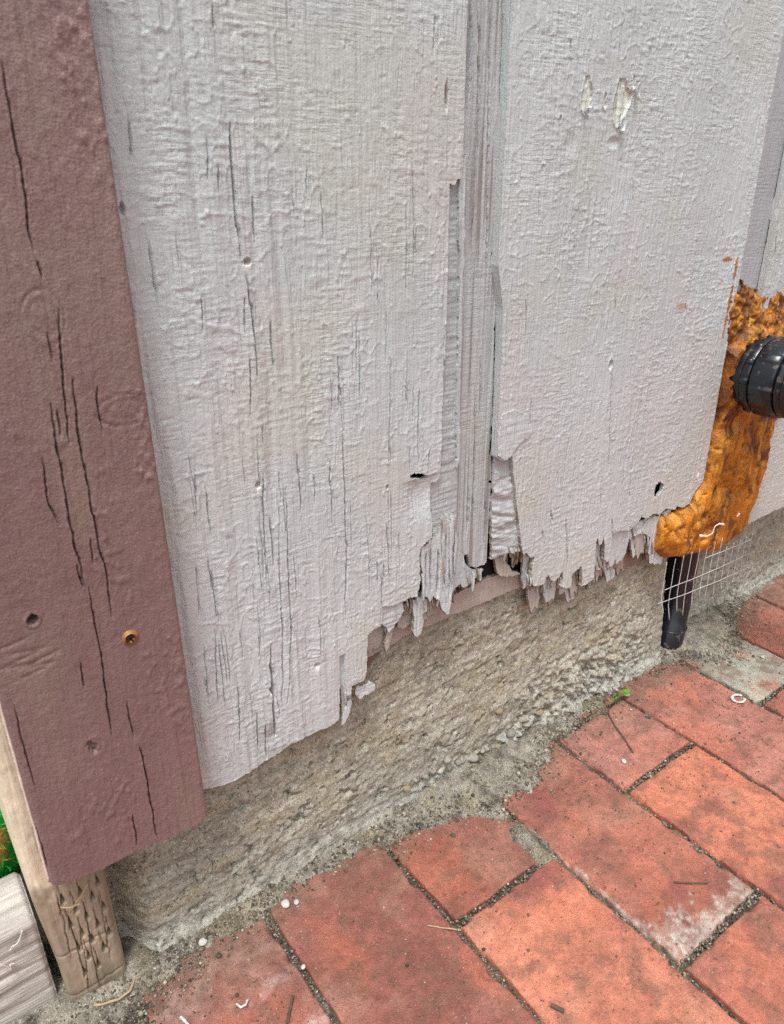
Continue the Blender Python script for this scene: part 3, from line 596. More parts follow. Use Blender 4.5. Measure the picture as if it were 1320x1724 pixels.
# last ply: smooth pinkish strip above the concrete
patch('back_ply_and_shade', [(606, 1088), (650, 1060), (700, 1036), (760, 1004), (800, 984), (850, 964), (876, 964), (884, 975), (880, 988), (860, 996), (760, 1037), (690, 1068), (650, 1090), (618, 1108)], .0122, True, 212, tone=lin(168, 158, 150)*.9, T=.004, amp=.35, jag=.0006)
patch('back_ply_and_shade', [(570, 1100), (640, 1040), (640, 1098), (590, 1165), (560, 1190)], .0130, True, 215, tone=lin(120, 100, 90)*.8, T=.003, amp=.6)
patch('back_ply_and_shade', [(890, 930), (1010, 880), (1130, 850), (1125, 925), (1060, 955), (1000, 978), (960, 992), (900, 1000)], .0128, False, 218, tone=lin(132, 112, 100)*.85, T=.004)  # dark brown sheet standing in for shadow on the concrete under the splinters
rg = np.random.default_rng(31)
def sliver(px, py, l, wd, y, lean=0., tone=None):
    (x, z), = wall([(px, py)], y); n_ = 8; t = np.linspace(0, 1, n_)
    cx = x+lean*l*t**1.4+.0006*vn(t*3, t*0+px, 3); cy = y-.0012*np.sin(t*2)+.001*t*rg.uniform(-1, 1); cz = z+.004-(l+.004)*t
    hw = wd*.5*(1-.75*t**1.5)*(1+.3*vn(t*5, t*0+px, 7))
    P = np.stack([np.stack([cx-hw, cy+.0003, cz+.0006], -1), np.stack([cx-hw*.2, cy-.0007, cz], -1), np.stack([cx+hw, cy+.0002, cz-.0006], -1)], 1)[::-1]
    col = np.broadcast_to(PAINT*.95 if tone is None else tone, P.shape)
    relief('splinter', P, (0, 1, 0), np.ones((n_-1, 2), bool), .0013, M_paint, side_, col)
for i in range(26):
    px = rg.uniform(708, 768); sliver(px, rg.uniform(870, 985), rg.uniform(.010, .024), rg.uniform(.0012, .0032), rg.uniform(-.0002, .003), rg.uniform(-.06, .06), [PAINT*.97, PAINT*.9, PK, lin(150, 138, 124)*.9][rg.integers(0, 4)])
WD = [None, PK, lin(150, 132, 112)*.9, PAINT*.85, lin(128, 110, 92)*.85]
for (a, b, c2, d2, k) in [(645, 1052, 662, 1060, 4), (690, 1008, 758, 1002, 18), (760, 990, 812, 968, 9), (842, 932, 880, 930, 14), (880, 975, 925, 985, 16), (925, 975, 1000, 975, 24), (1000, 945, 1040, 955, 14), (1058, 900, 1115, 930, 12), (660, 1030, 700, 1012, 6), (575, 1175, 600, 1175, 4)]:
    for i in range(k):
        t = (i+rg.uniform(.1, .9))/k; sliver(a+(c2-a)*t, b+(d2-b)*t+rg.uniform(-8, 4), rg.uniform(.003, .012), rg.uniform(.0006, .0024), rg.uniform(.001, .010), rg.uniform(-.25, .25), WD[rg.integers(0, 5)])
# curled flake at the peeled spot and loose paint chips
def curl(px, py, a, b, ang, yoff, mat, name, parent, col, lift=.003):
    (x, z), = wall([(px, py)]); u = np.linspace(-1, 1, 9); v = np.linspace(-1, 1, 7); U, V_ = np.meshgrid(u, v)
    wx = a*U*(1-.35*V_**2); wz = b*V_; hh = lift*np.abs(U)**1.5+.4*lift*V_**2
    Xp = x+wx*math.cos(ang)-wz*math.sin(ang); Zp = z+wx*math.sin(ang)+wz*math.cos(ang)
    relief(name, np.stack([Xp, yoff-hh, Zp], -1), (0, 1, 0), np.ones((6, 8), bool), .0004, mat, parent, np.broadcast_to(col, Xp.shape+(3,)))
curl(1042, 208, .0028, .0042, -.35, -.0010, M_paint, 'paint_flake', side_, PAINT*1.05)
curl(982, 189, .0016, .0022, .3, -.0008, M_paint, 'paint_flake', side_, PAINT)
curl(1068, 150, .0014, .0040, -.15, -.0008, M_paint, 'paint_flake', side_, PAINT)
# unseen near-black sheet added behind the plywood so its holes go dark
bx = np.array([(-.26, .0165, .17), (1.55, .0165, .17), (1.55, .0165, 1.5), (-.26, .0165, 1.5), (-.26, .020, .17), (1.55, .020, .17), (1.55, .020, 1.5), (-.26, .020, 1.5)])
BF = np.array([(0, 1, 2, 3), (5, 4, 7, 6), (4, 0, 3, 7), (1, 5, 6, 2), (3, 2, 6, 7), (4, 5, 1, 0)])
build('added_dark_backing', bx, BF, M_back, side_, None, False)

# ------------------------------------------------------------------ brown corner board
trim = empty('corner_board', (-.257, -.01, .13), 'brown painted vertical corner board with long cracks and a rusty screw', 'board')
YT = -.020
xs = np.arange(-.3022, -.2115, .00046); zs = np.concatenate([np.arange(.116, .62, .0010), np.arange(.625, 1.5, .01)])
X, Z = np.meshgrid(xs, zs)
H = .00018*fbm(X/.006, Z/.009, 3, 300)+.00034*np.clip(fbm(X/.0028, Z/.0024, 2, 302)-.1, 0, 1)+.00030*vn(X/.0026, Z/.06, 304)+.0004*vn(X/.007, Z/.16, 305)
bumpz = smooth(.0, .3, fbm(X/.022, Z/.07, 2, 306)); H += bumpz*(.0015*np.clip(fbm(X/.0032, Z/.0042, 2, 308)-.05, 0, 1))
for i, (p_, w_, d_) in enumerate([([(4, 105), (20, 200), (35, 285), (47, 370), (60, 425)], .0008, .003), ([(62, 440), (72, 470)], .0006, .002), ([(100, 520), (106, 620), (113, 700), (118, 745)], .0008, .003), ([(122, 640), (132, 720), (148, 810), (160, 880), (178, 960), (188, 1040)], .0011, .0042), ([(88, 680), (98, 760), (113, 850), (128, 930), (147, 990)], .0009, .0034), ([(148, 990), (160, 1050), (172, 1110), (180, 1170), (188, 1240)], .001, .0036),
        ([(236, 1255), (248, 1320), (262, 1400), (267, 1412)], .0012, .0048), ([(214, 1180), (224, 1245)], .0006, .002), ([(137, 1115), (143, 1160)], .0006, .002), ([(78, 560), (88, 610)], .0005, .0016), ([(98, 690), (104, 735)], .0006, .002), ([(152, 905), (156, 950)], .0006, .0018), ([(70, 770), (82, 850), (101, 886)], .0005, .0016), ([(225, 1370), (231, 1425)], .0007, .0025), ([(127, 950), (140, 990)], .0007, .0026), ([(166, 650), (165, 680), (177, 725)], .0006, .0022), ([(60, 1390), (85, 1470)], .0006, .002), ([(20, 1180), (60, 1330)], .0005, .0014)]):
    crack(H, X, Z, p_, w_*.42, d_, YT, 330+i)
for (px, py, rx, rz_) in [(73, 535, .0085, .0115), (210, 690, .0125, .0075)]:          # knots
    (x, z), = wall([(px, py)], YT); d = np.hypot((X-x)/rx, (Z-z)/rz_)+.12*fbm(X/.006, Z/.006, 3, 310)
    H -= .0006*np.exp(-((d-1)/.05)**2)*smooth(-.2, .2, vn(X/.006, Z/.006, 9))+.00025*np.exp(-((d-.62)/.08)**2); H += .0004*np.exp(-(d/.5)**2)*fbm(X/.003, Z/.003, 2, 3)
dimple(H, X, Z, 55, 1044, .0022, .0022, .0090, .0006, YT); dimple(H, X, Z, 157, 1258, .0020, .0020, .0022, .0005, YT); dimple(H, X, Z, 157, 1258, .0042, .0040, .0005, .0002, YT); dimple(H, X, Z, 151, 1252, .0012, .0010, .004, 0, YT); dimple(H, X, Z, 160, 1264, .0010, .0010, .004, 0, YT)
for i in range(7):
    (x, z), = wall([(20+i*9, 1085+(i*37 % 50))], YT); H -= .0007*np.exp(-(((Z-z-.15*(X-x)*((-1)**i))/.0006)**2))*smooth(.012, .004, np.abs(X-x))
rd = np.minimum(X-xs[0], xs[-1]-X); H -= np.where(rd < .0025, .0025-np.sqrt(np.clip(.0025**2-(.0025-rd)**2, 0, None)), 0)
tb = wall([(85, 1493), (110, 1489), (170, 1466), (215, 1442), (265, 1420), (300, 1405), (330, 1390), (347, 1372)], YT)
zbt = np.interp(X, tb[:, 0], tb[:, 1])+.0008*vn(X/.004, X*0, 3)
mask = (Z > zbt)[:-1, :-1]
BR = lin(124, 99, 97)
c = BR*(1+.12*fbm(X/.03, Z/.06, 4, 311))[..., None]
gy = smooth(.08, .5, fbm(X/.025, Z/.07, 4, 313))[..., None]*.45; c = c*(1-gy)+gy*lin(132, 116, 104)
pz = smooth(.30, .55, Z)[..., None]*.35; c = c*(1-pz)+pz*lin(142, 114, 112)
relief('board_face', np.stack([X, YT-H, Z], -1), (0, 1, 0), mask, .0185, M_brown, trim, c, rimcol=lin(150, 112, 104))
# left edge where old pale paint shows along the arris
zz = np.arange(.1345, 1.5, .003); pts = np.stack([np.full(zz.shape, -.3026)+.0004*vn(zz/.01, zz*0, 2), np.full(zz.shape, YT+.0026), zz], -1)
V, Fl = tube(pts, .0007*(1+.6*vn(zz/.008, zz*0, 7)), 6); build('edge_paint', V, Fl, mat_flat('chipped_cream_paint', lin(214, 190, 178), .6, .4, .2, 300), trim)
# screw
(x, z), = wall([(219, 1074)], YT)
def disc_screw(x, z, y):
    th = np.linspace(0, 2*math.pi, 25)[:-1]; prof = [(.0, -.0012), (.0026, -.0013), (.0042, -.0011), (.0047, -.0004), (.0045, .002)]
    V = [(x, y+prof[0][1], z)]
    for (r, o) in prof[1:]: V += [(x+r*math.cos(t), y+o, z+r*math.sin(t)) for t in th]
    n = 24; Q = [(1+k*n+j, 1+k*n+(j+1) % n, 1+(k+1)*n+(j+1) % n, 1+(k+1)*n+j) for k in range(3) for j in range(n)]
    T = [(0, 1+j, 1+(j+1) % n) for j in range(n)]
    return np.array(V), [np.array(Q)[:, ::-1], np.array(T)[:, ::-1]]
V, Fl = disc_screw(x, z, YT+.0006); scr = build('screw', V, Fl, M_rust, trim, None, True); tag(scr, 'rusty cross head screw')
cr = []
for a in (.5, .5+math.pi/2):
    u = np.array([math.cos(a), 0, math.sin(a)]); v = np.array([-math.sin(a), 0, math.cos(a)]); o = np.array([x, YT-.00085, z])
    b = [o+su*.0026*u+sv*.0005*v+np.array([0, dy, 0]) for dy in (0, .0012) for su, sv in ((-1, -1), (1, -1), (1, 1), (-1, 1))]
    cr.append((np.array(b), [BF]))
V, Fl = merge(cr); build('screw_slot', V, Fl, M_back, scr, None, False)

# ------------------------------------------------------------------ treated post behind the corner board
post = empty('wooden_post', (-.29, .03, 0), 'short weathered tan post with knife incisions below the brown board', 'post')
xs = np.arange(-.3125, -.2705, .0006); zs = np.concatenate([np.arange(-.02, .60, .0010), np.arange(.61, 1.5, .02)])
X, Z = np.meshgrid(xs, zs)
sh = .0045*smooth(.12, .02, Z)
H = .0004*vn(X/.0035, Z/.06, 400)+.0004*vn(X/.0016, Z/.03, 402)+.0004*fbm(X/.004, Z/.006, 3, 404)
zp = [(410, 935), (530, 880), (610, 910), (645, 815), (495, 990), (685, 975), (570, 1040), (455, 1100), (535, 1155), (645, 1090), (720, 1140), (500, 1260), (605, 1190), (685, 1240), (570, 1305), (640, 1350), (530, 1420)]
for i, (a, b) in enumerate(zp):
    px, py = a*.2574, 1280+b*.2574
    (x, z), = wall([(px, py)], .003)
    tdr = np.clip((Z-z)/.007, 0, 1); wdt = .0014*(1-.8*tdr); d = np.abs(X-x)/wdt
    H -= .007*np.clip(1.2-d, 0, 1)*smooth(-.0018, -.0008, Z-z)*smooth(.008, .002, Z-z)
    crack(H, X, Z, [(x, z), (x-.0005, z+.018)], .0004, .0010, None, 430+i)
for i, (p_, w_) in enumerate([([(143, 1530), (150, 1580), (160, 1640), (168, 1670)], .0008), ([(112, 1535), (125, 1600), (135, 1650)], .0008), ([(130, 1560), (140, 1620), (143, 1680)], .0006), ([(95, 1500), (105, 1560), (112, 1620)], .0006), ([(165, 1500), (178, 1570), (188, 1620)], .0007)]): crack(H, X, Z, p_, w_*.6, .0016, .003, 460+i)
for z in (.052, .014): H -= .0012*np.exp(-((Z-z-.06*(X+.29)-.001*vn(X/.004, X*0, 4))/.0007)**2)
rd = np.minimum(X-xs[0], xs[-1]-X); H -= np.where(rd < .006, .006-np.sqrt(np.clip(.006**2-(.006-rd)**2, 0, None)), 0)
Yp = .003-H
c = lin(152, 136, 118)*(1+.4*vn(X/.003, Z/.05, 410)+.15*fbm(X/.01, Z/.02, 3, 411))[..., None]
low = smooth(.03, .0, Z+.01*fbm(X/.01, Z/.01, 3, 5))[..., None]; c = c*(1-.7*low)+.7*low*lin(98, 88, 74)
cre = (smooth(.095, .118, Z+.02*fbm(X/.006, Z/.01, 3, 8))*smooth(-.298, -.301, X))[..., None]; c = c*(1-cre)+cre*lin(216, 200, 176)*(1+.12*fbm(X/.004, Z/.01, 3, 1)[..., None])
Xs = X+sh*smooth(-.28, -.312, X)
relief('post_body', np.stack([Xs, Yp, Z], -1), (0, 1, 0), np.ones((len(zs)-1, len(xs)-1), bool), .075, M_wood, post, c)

# ------------------------------------------------------------------ grey timber and green fuzzy thing on the left
tim = empty('landscape_timber', (-.42, .035, 0), 'grey weathered timber lying left of the incised post', 'timber')
def rounded_bar(x0, x1, y0, y1, z0, z1, r, nseg=5):
    ring = []
    for (cy, cz, a0) in ((y0+r, z0+r, math.pi), (y1-r, z0+r, 1.5*math.pi), (y1-r, z1-r, 0), (y0+r, z1-r, .5*math.pi)):
        for k in range(nseg+1):
            a = a0+k/nseg*math.pi/2; ring.append((cy+r*math.cos(a), cz+r*math.sin(a)))
    ring = np.array(ring)
    # resample densely
    cl = np.vstack([ring, ring[:1]]); s = np.concatenate([[0], np.cumsum(np.linalg.norm(np.diff(cl, axis=0), axis=1))])
    t = np.arange(0, s[-1], .0016); return np.stack([np.interp(t, s, cl[:, 0]), np.interp(t, s, cl[:, 1])], -1), t
ring, tt = rounded_bar(0, 0, .0125, .056, -.01, .0850, .007)
xsT = np.concatenate([np.linspace(-.60, -.37, 24), np.arange(-.368, -.3128, .0009)])
n = len(ring); RX = np.repeat(xsT[:, None], n, 1); RT = np.repeat(tt[None], len(xsT), 0)
cyz = ring.mean(0); nrm = ring-cyz; nrm = nrm/np.linalg.norm(nrm, axis=1)[:, None]
h = .0016*vn(RX/.05, RT/.0035, 500)+.0007*vn(RX/.02, RT/.0016, 501)-.0016*np.clip(vn(RX/.06, RT/.007, 503)-.1, 0, 1)*3
endr = np.clip((RX-(-.3165))/.0037, 0, 1); ins = .004*endr**2
V = np.stack([RX+.0*h, ring[None, :, 0]+nrm[None, :, 0]*(h-ins), ring[None, :, 1]+nrm[None, :, 1]*(h-ins)], -1)
i_ = np.arange(len(xsT)-1)[:, None]*n; j_ = np.arange(n)[None]; k_ = (j_+1) % n
Q = np.stack([i_+j_, i_+k_, i_+n+k_, i_+n+j_], -1).reshape(-1, 4)[:, ::-1]
capc = V[-1].mean(0)+np.array([.0006, 0, 0]); Vt = np.vstack([V.reshape(-1, 3), capc, V[0].mean(0)]); nb = len(xsT)*n
T3 = np.concatenate([np.stack([np.full(n, nb), (len(xsT)-1)*n+np.arange(n), (len(xsT)-1)*n+(np.arange(n)+1) % n], -1), np.stack([np.full(n, nb+1), (np.arange(n)+1) % n, np.arange(n)], -1)])
tc = lin(172, 166, 158)*(1+.5*vn(RX/.05, RT/.003, 505)+.25*fbm(RX/.02, RT/.006, 3, 506))[..., None]
tc = np.vstack([tc.reshape(-1, 3), lin(120, 104, 86)[None]*np.ones((2, 1))])
build('timber_body', Vt, [Q, T3], M_timber, tim, np.clip(tc, .02, .8))

ball = empty('fuzzy_ball', (-.345, .115, .085), 'bright green fuzzy ball with a brown patch behind the grey timber', 'ball')
rg = np.random.default_rng(5)
th = np.linspace(0, math.pi, 40); ph = np.linspace(0, 2*math.pi, 65)[:-1]; PH, TH = np.meshgrid(ph, th)
nx = np.sin(TH)*np.cos(PH); ny = np.sin(TH)*np.sin(PH); nz = np.cos(TH); Rb = .056*(1+.05*fbm(PH*3, TH*4, 3, 9)*np.sin(TH))
Vb = np.array([-.345, .115, .085])+np.stack([nx, ny, nz], -1)*Rb[..., None]
i_ = np.arange(39)[:, None]*64; j_ = np.arange(64)[None]; k_ = (j_+1) % 64
Qb = np.stack([i_+j_, i_+64+j_, i_+64+k_, i_+k_], -1).reshape(-1, 4)
def ballcol(P):
    g_ = lin(26, 150, 58)*(1+.5*fbm(P[:, 0]/.01, P[:, 2]/.01, 3, 3))[:, None]
    d = np.linalg.norm((P-np.array([-.3265, .066, .098]))/np.array([.012, .02, .015]), axis=1)+.3*fbm(P[:, 0]/.006, P[:, 2]/.006, 3, 5)
    e = smooth(1.15, .8, d)[:, None]; return np.clip(g_*(1-e)+e*lin(150, 100, 48), .004, .9)
build('ball_core', Vb.reshape(-1, 3), Qb, M_green, ball, ballcol(Vb.reshape(-1, 3)))
parts = []; cols = []
for i in range(2600):
    d = rg.normal(size=3); d /= np.linalg.norm(d); p0 = np.array([-.345, .115, .085])+d*.055
    tn = np.cross(d, rg.normal(size=3)); tn /= np.linalg.norm(tn); l = rg.uniform(.008, .018); wd = rg.uniform(.00025, .0005)
    p1 = p0+tn*l*.5+d*rg.uniform(.001, .004); p2 = p0+tn*l+d*rg.uniform(-.001, .004); b = np.cross(tn, d)*wd
    parts.append((np.array([p0-b, p0+b, p1-b, p1+b, p2]), [np.array([(0, 1, 3, 2)]), np.array([(2, 3, 4)])])); cols.append(ballcol(np.array([p0]*5))*rg.uniform(.7, 2.0))
V, Fl = merge(parts); o = build('fuzz', V, Fl, M_green, ball, np.concatenate(cols), False); o['kind'] = 'stuff'

# ------------------------------------------------------------------ amber spray foam round the pipe
foam = empty('spray_foam', (.34, -.005, .12), 'glossy amber orange expanding foam filling the siding groove around the black pipe', 'foam')
xs = np.arange(.255, .50, .0011); zs = np.arange(.095, .43, .0011)
X, Z = np.meshgrid(xs, zs)
pol = np.concatenate([wall([(1217, 520), (1222, 480), (1238, 462), (1250, 470), (1268, 486), (1290, 492)], .0), [(.395, .388), (.43, .402), (.465, .38), (.462, .30), (.445, .262)], wall([(1311, 712), (1303, 745), (1295, 790), (1283, 830), (1268, 865), (1262, 893), (1238, 912), (1214, 934)], -.006), wall([(1180, 941), (1150, 945), (1131, 947), (1119, 935), (1117, 915), (1124, 893), (1132, 875)], -.010), wall([(1138, 864), (1153, 856), (1167, 846), (1171, 832)], .0), [(.3165, .21), (.3185, .26), (.3185, .33)]])
jx = X+.004*fbm(X/.012, Z/.012, 4, 601)+.0015*fbm(X/.003, Z/.003, 2, 602); jz = Z+.005*fbm(X/.010, Z/.012, 4, 603)
ins = inpoly(X, Z, pol) & (inpoly(jx, jz, pol) | (X < .335))
# distance-like field to the outline for a rounded rim
D_ = np.full(X.shape, 9.0)
for i in range(len(pol)):
    a, b = pol[i], pol[(i+1) % len(pol)]; ab = b-a; t = np.clip(((X-a[0])*ab[0]+(Z-a[1])*ab[1])/(ab@ab), 0, 1)
    D_ = np.minimum(D_, np.hypot(X-a[0]-t*ab[0], Z-a[1]-t*ab[1]))
dome = np.sqrt(np.clip(1-(1-np.clip(D_/.012, 0, 1))**2, 0, 1))
upper = smooth(.33, .37, Z)
H = -.007+dome*(.013*(1-upper)+.0075*upper)
H += .0045*fbm(X/.022, Z/.03, 3, 610)*dome+.0011*fbm(X/.006, Z/.010, 3, 612)
rp = np.hypot(X-.353, Z-.3125); H = np.where(rp < .060, np.maximum(H, -.007+(.017+.003*fbm(X/.006, Z/.006, 3, 615))*smooth(.052, .037, rp)), H)
H = np.where(rp < .045, np.minimum(H, .0125), H)
def lump(px, py, r, hgt, y=-.01):
    global H
    (x, z), = wall([(px, py)], y); d = np.hypot(X-x, Z-z)/r; H = np.maximum(H, -.004+hgt*np.sqrt(np.clip(1-d**2, 0, 1)))
for a in [(1146, 905, .015, .019), (1150, 884, .010, .015), (1165, 925, .012, .012), (1195, 915, .013, .012), (1225, 895, .013, .010), (1190, 850, .010, .010), (1235, 850, .012, .011), (1245, 800, .011, .010), (1215, 780, .010, .007), (1260, 745, .012, .009), (1182, 888, .009, .012)]: lump(*a)
def pitf(px, py, rx, rz_, dep, y=-.006):
    global H
    (x, z), = wall([(px, py)], y); H -= dep*np.exp(-(((X-x)/rx)**2+((Z-z)/rz_)**2))
for a in [(1188, 868, .006, .004, .008), (1195, 893, .009, .006, .006), (1222, 822, .012, .010, .006), (1270, 765, .004, .010, .005), (1240, 830, .010, .008, .006), (1205, 830, .006, .010, .004), (1230, 720, .02, .008, .004)]: pitf(*a)
strand = np.abs(vn(X/.004+2*fbm(X/.03, Z/.03, 2, 5), Z/.045, 620)); H += .0022*np.clip(.14-strand, 0, 1)*5*smooth(.30, .24, Z)
crumb = smooth(.315, .35, Z); H += crumb*(.0034*fbm(X/.0040, Z/.0045, 3, 622)-.0016*np.abs(fbm(X/.009, Z/.009, 2, 623)))
H -= .02*np.clip(fbm(X/.0055, Z/.007, 2, 625)-.32, 0, 1)
cn = fbm(X/.014, Z/.02, 4, 630)
c = lin(196, 122, 26)*(1+.7*cn)[..., None]
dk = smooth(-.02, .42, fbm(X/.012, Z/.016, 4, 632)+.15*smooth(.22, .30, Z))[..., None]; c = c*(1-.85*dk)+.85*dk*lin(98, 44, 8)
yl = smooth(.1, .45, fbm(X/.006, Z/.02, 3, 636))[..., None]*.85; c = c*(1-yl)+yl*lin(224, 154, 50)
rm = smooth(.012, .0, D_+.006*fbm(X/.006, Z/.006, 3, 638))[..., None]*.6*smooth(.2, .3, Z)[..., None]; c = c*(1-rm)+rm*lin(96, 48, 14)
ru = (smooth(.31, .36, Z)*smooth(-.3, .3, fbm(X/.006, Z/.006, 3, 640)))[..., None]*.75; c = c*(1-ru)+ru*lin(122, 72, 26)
gp = smooth(1.1, .6, np.hypot((X-wall([(1250, 487)])[0, 0])/.010, (Z-wall([(1250, 487)])[0, 1])/.006)+.6*fbm(X/.005, Z/.005, 3, 3)) > .5
ins &= ~gp
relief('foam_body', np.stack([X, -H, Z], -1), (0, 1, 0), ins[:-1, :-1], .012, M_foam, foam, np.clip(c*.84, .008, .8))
for i, pts in enumerate([[(1184, 904), (1196, 905), (1205, 900), (1209, 888), (1216, 884), (1224, 885)], [(1246, 872), (1250, 866)], [(1180, 805), (1182, 798)]]):
    w_ = wall(pts, -.018); t = np.linspace(0, len(w_)-1, 20); xx = np.interp(t, np.arange(len(w_)), w_[:, 0]); zz = np.interp(t, np.arange(len(w_)), w_[:, 1])
    rad = .0005+.0009*np.abs(np.cos(np.linspace(0, math.pi, 20)))**4 if i == 0 else np.full(20, .0010)
    V, Fl = tube(np.stack([xx, np.full(20, -.0145), zz], -1), rad, 8); build('pale_drip', V, Fl, mat_flat('pale_foam_drip', lin(232, 206, 196), .35, .5, .1, 100), foam)

# ------------------------------------------------------------------ black pipe with nut
pipe = empty('drain_pipe', (.338, -.02, .316), 'black plastic pipe fitting sticking out of the amber foam', 'pipe')
def lathe_y(prof, n, cx, cz, ribs=0, ribh=0, ribsel=None, phase=0.):
    V = []; m = len(prof); th = np.arange(n)*2*math.pi/n
    for k, (r, y) in enumerate(prof):
        rr = np.full(n, r)
        if ribs and ribsel(k): rr = rr+ribh*np.clip(np.cos(ribs*(th+phase))*4-2.4, 0, 1)
        V.append(np.stack([cx+rr*np.cos(th), np.full(n, y), cz+rr*np.sin(th)], -1))
    V = np.concatenate(V); i = np.arange(m-1)[:, None]*n; j = np.arange(n)[None]; k = (j+1) % n
    return V, [np.stack([i+j, i+k, i+n+k, i+n+j], -1).reshape(-1, 4)]
PX, PZ = .3530, .3125
V, Fl = lathe_y([(.020, -.004), (.0315, -.004), (.0322, -.006), (.0322, -.017), (.0316, -.018)], 96, PX, PZ); build('pipe_sleeve', V, Fl, M_black, pipe)
V, Fl = lathe_y([(.030, -.0150), (.0332, -.0152), (.0344, -.0165), (.0344, -.0225), (.0338, -.0232)], 240, PX, PZ, 12, .0016, lambda k: k in (2, 3)); build('lock_ring', V, Fl, M_black, pipe)
V, Fl = lathe_y([(.0325, -.0225), (.0328, -.0240), (.0342, -.0246), (.0346, -.026), (.0346, -.0440), (.0340, -.0455), (.032, -.0458)], 240, PX, PZ, 7, .0014, lambda k: k in (3, 4), .25); build('nut_collar', V, Fl, M_black, pipe)
V, Fl = lathe_y([(.0310, -.0440), (.0310, -.047), (.0332, -.0475), (.0332, -.050), (.0310, -.0505), (.0310, -.053), (.0332, -.0535), (.0332, -.056), (.0305, -.0565), (.0305, -.16), (.030, -.162), (.027, -.160), (.027, -.05), (.0, -.05)], 96, PX, PZ); build('pipe_body', V, Fl, M_black, pipe)

# ------------------------------------------------------------------ black hose below the foam
hose = empty('black_hose', (.345, .024, 0), 'black hose dropping to the bricks behind the wire mesh', 'hose')
tz = np.linspace(0, 1, 40); hp = np.stack([.352+.003*np.sin(tz*3)-.018*smooth(.55, 1., tz), .027-.008*smooth(.55, 1, tz), .175-.190*tz], -1)
V, Fl = tube(hp, .0152+.0010*smooth(.78, .8, tz), 40); build('hose_body', V, Fl, M_black, hose)
rt = np.linspace(0, 2*math.pi, 40); kx = hp[31]
V, Fl = tube(np.stack([kx[0]+.0164*np.cos(rt), kx[1]+.0164*np.sin(rt), np.full(40, kx[2])], -1), .0010, 8, False); build('hose_rib', V, Fl, M_black, hose)

# ------------------------------------------------------------------ hardware cloth
mesh_ = empty('wire_mesh', (.35, -.004, .1), 'bent scrap of galvanised square wire mesh hanging under the foam', 'mesh')
YM = -.004
def ywm(x, z): return YM-.004*np.sin((x-.26)*14)-.05*np.clip(.098-z, 0, 1)
hz = [((.335, .1245), (.422, .1190)), ((.2735, .1075), (.4215, .1012)), ((.2660, .0940), (.4320, .0825))]
for i, (a, b) in enumerate(hz):
    t = np.linspace(0, 1, 24); x = a[0]+(b[0]-a[0])*t; z = a[1]+(b[1]-a[1])*t+.0007*vn(t*6, t*0, i+3)
    V, Fl = tube(np.stack([x, ywm(x, z)-.0006, z], -1), .00035, 6); build('wire', V, Fl, M_wire, mesh_)
rg = np.random.default_rng(8)
for i in range(13):
    x0 = .2705+i*.0127; zt = .139 if i < 8 else .126; zl = [.083, .070, .074, .066, .072, .078, .070, .074, .078, .072, .076, .070, .066][i]-.004*(i > 6)
    t = np.linspace(0, 1, 18); z = zt+(zl-zt)*t; x = x0+.001*vn(t*4, t*0, i)+.006*np.clip(t-.72, 0, 1)**1.5*rg.uniform(0, 2.5)
    y = ywm(x, np.maximum(z, .09))-.012*np.clip(t-.75, 0, 1)*rg.uniform(-.3, 1.6)
    V, Fl = tube(np.stack([x, y, z], -1), .00035, 6); build('wire', V, Fl, M_wire, mesh_)

# ------------------------------------------------------------------ small things
rg = np.random.default_rng(21)
# weed
(wx, wy), = floor([(1034, 1172)], .002)
weed = empty('weed', (wx, wy, 0), 'tiny bright green weed sprouting where bricks meet the footing', 'plant')
for i, (dx, dz, r, a) in enumerate([(-.006, .008, .0048, 2.6), (.004, .010, .0050, .6), (.0065, .005, .0046, -.3), (-.003, .004, .0042, 3.6), (.001, .0145, .0044, 1.5), (-.0075, .0035, .0036, 3.0)]):
    y = wy-.004-rg.uniform(0, .004)
    V, Fl = tube(np.array([(wx, wy, 0), (wx+dx*.5, (wy+y)/2, dz*.6), (wx+dx, y, dz)]), .0004, 6); build('stem', V, Fl, M_leaf, weed)
    U, V_ = np.meshgrid(np.linspace(0, 1, 9), np.linspace(-1, 1, 7)); wd = np.sin(math.pi*np.clip(U, .02, .98))**.6*.55*r
    tilt = rg.uniform(.2, .7); lx = U*r*1.3; ly = V_*wd; lz = .25*r*np.abs(V_)-.3*r*U**2+tilt*lx*.6
    Xl = wx+dx+lx*math.cos(a); Zl = dz+lz*.4+lx*math.sin(a)*.55; Yl = y-lx*.5+ly*.6
    Xl = Xl-ly*math.sin(a); Zl = Zl+ly*math.cos(a)*.6
    Pl = np.stack([Xl, Yl, Zl], -1)
    relief('leaf', Pl, (0, .6, -.8), np.ones((6, 8), bool), .0003, M_leaf, weed)
# twigs, threads and chips: each a thing of its own
def strand_(name, pts, rad, mat, label, cat, z=.0012, group=None):
    f = floor(pts, z); t = np.linspace(0, len(f)-1, max(10, 5*len(f))); x = np.interp(t, np.arange(len(f)), f[:, 0]); y = np.interp(t, np.arange(len(f)), f[:, 1])
    V, Fl = tube(np.stack([x, y, z+.0004*vn(t*2, t*0, 3)], -1), rad*(1+.3*vn(t*3, t*0, 5)), 7)
    return tag(build(name, V, Fl, mat), label, cat, group)
strand_('twig', [(1024, 1201), (1035, 1222), (1050, 1242), (1066, 1267)], .0008, M_twig, 'thin dark twig lying on the small square brick near the weed', 'twig')
strand_('twig', [(1135, 1485), (1165, 1487), (1192, 1486)], .0006, M_twig, 'short straight dark twig on the brick with the white mortar corner', 'twig')
strand_('twig', [(493, 1677), (488, 1700), (484, 1722)], .0010, M_twig, 'dark twig on the pale stained brick at the lower left', 'twig')
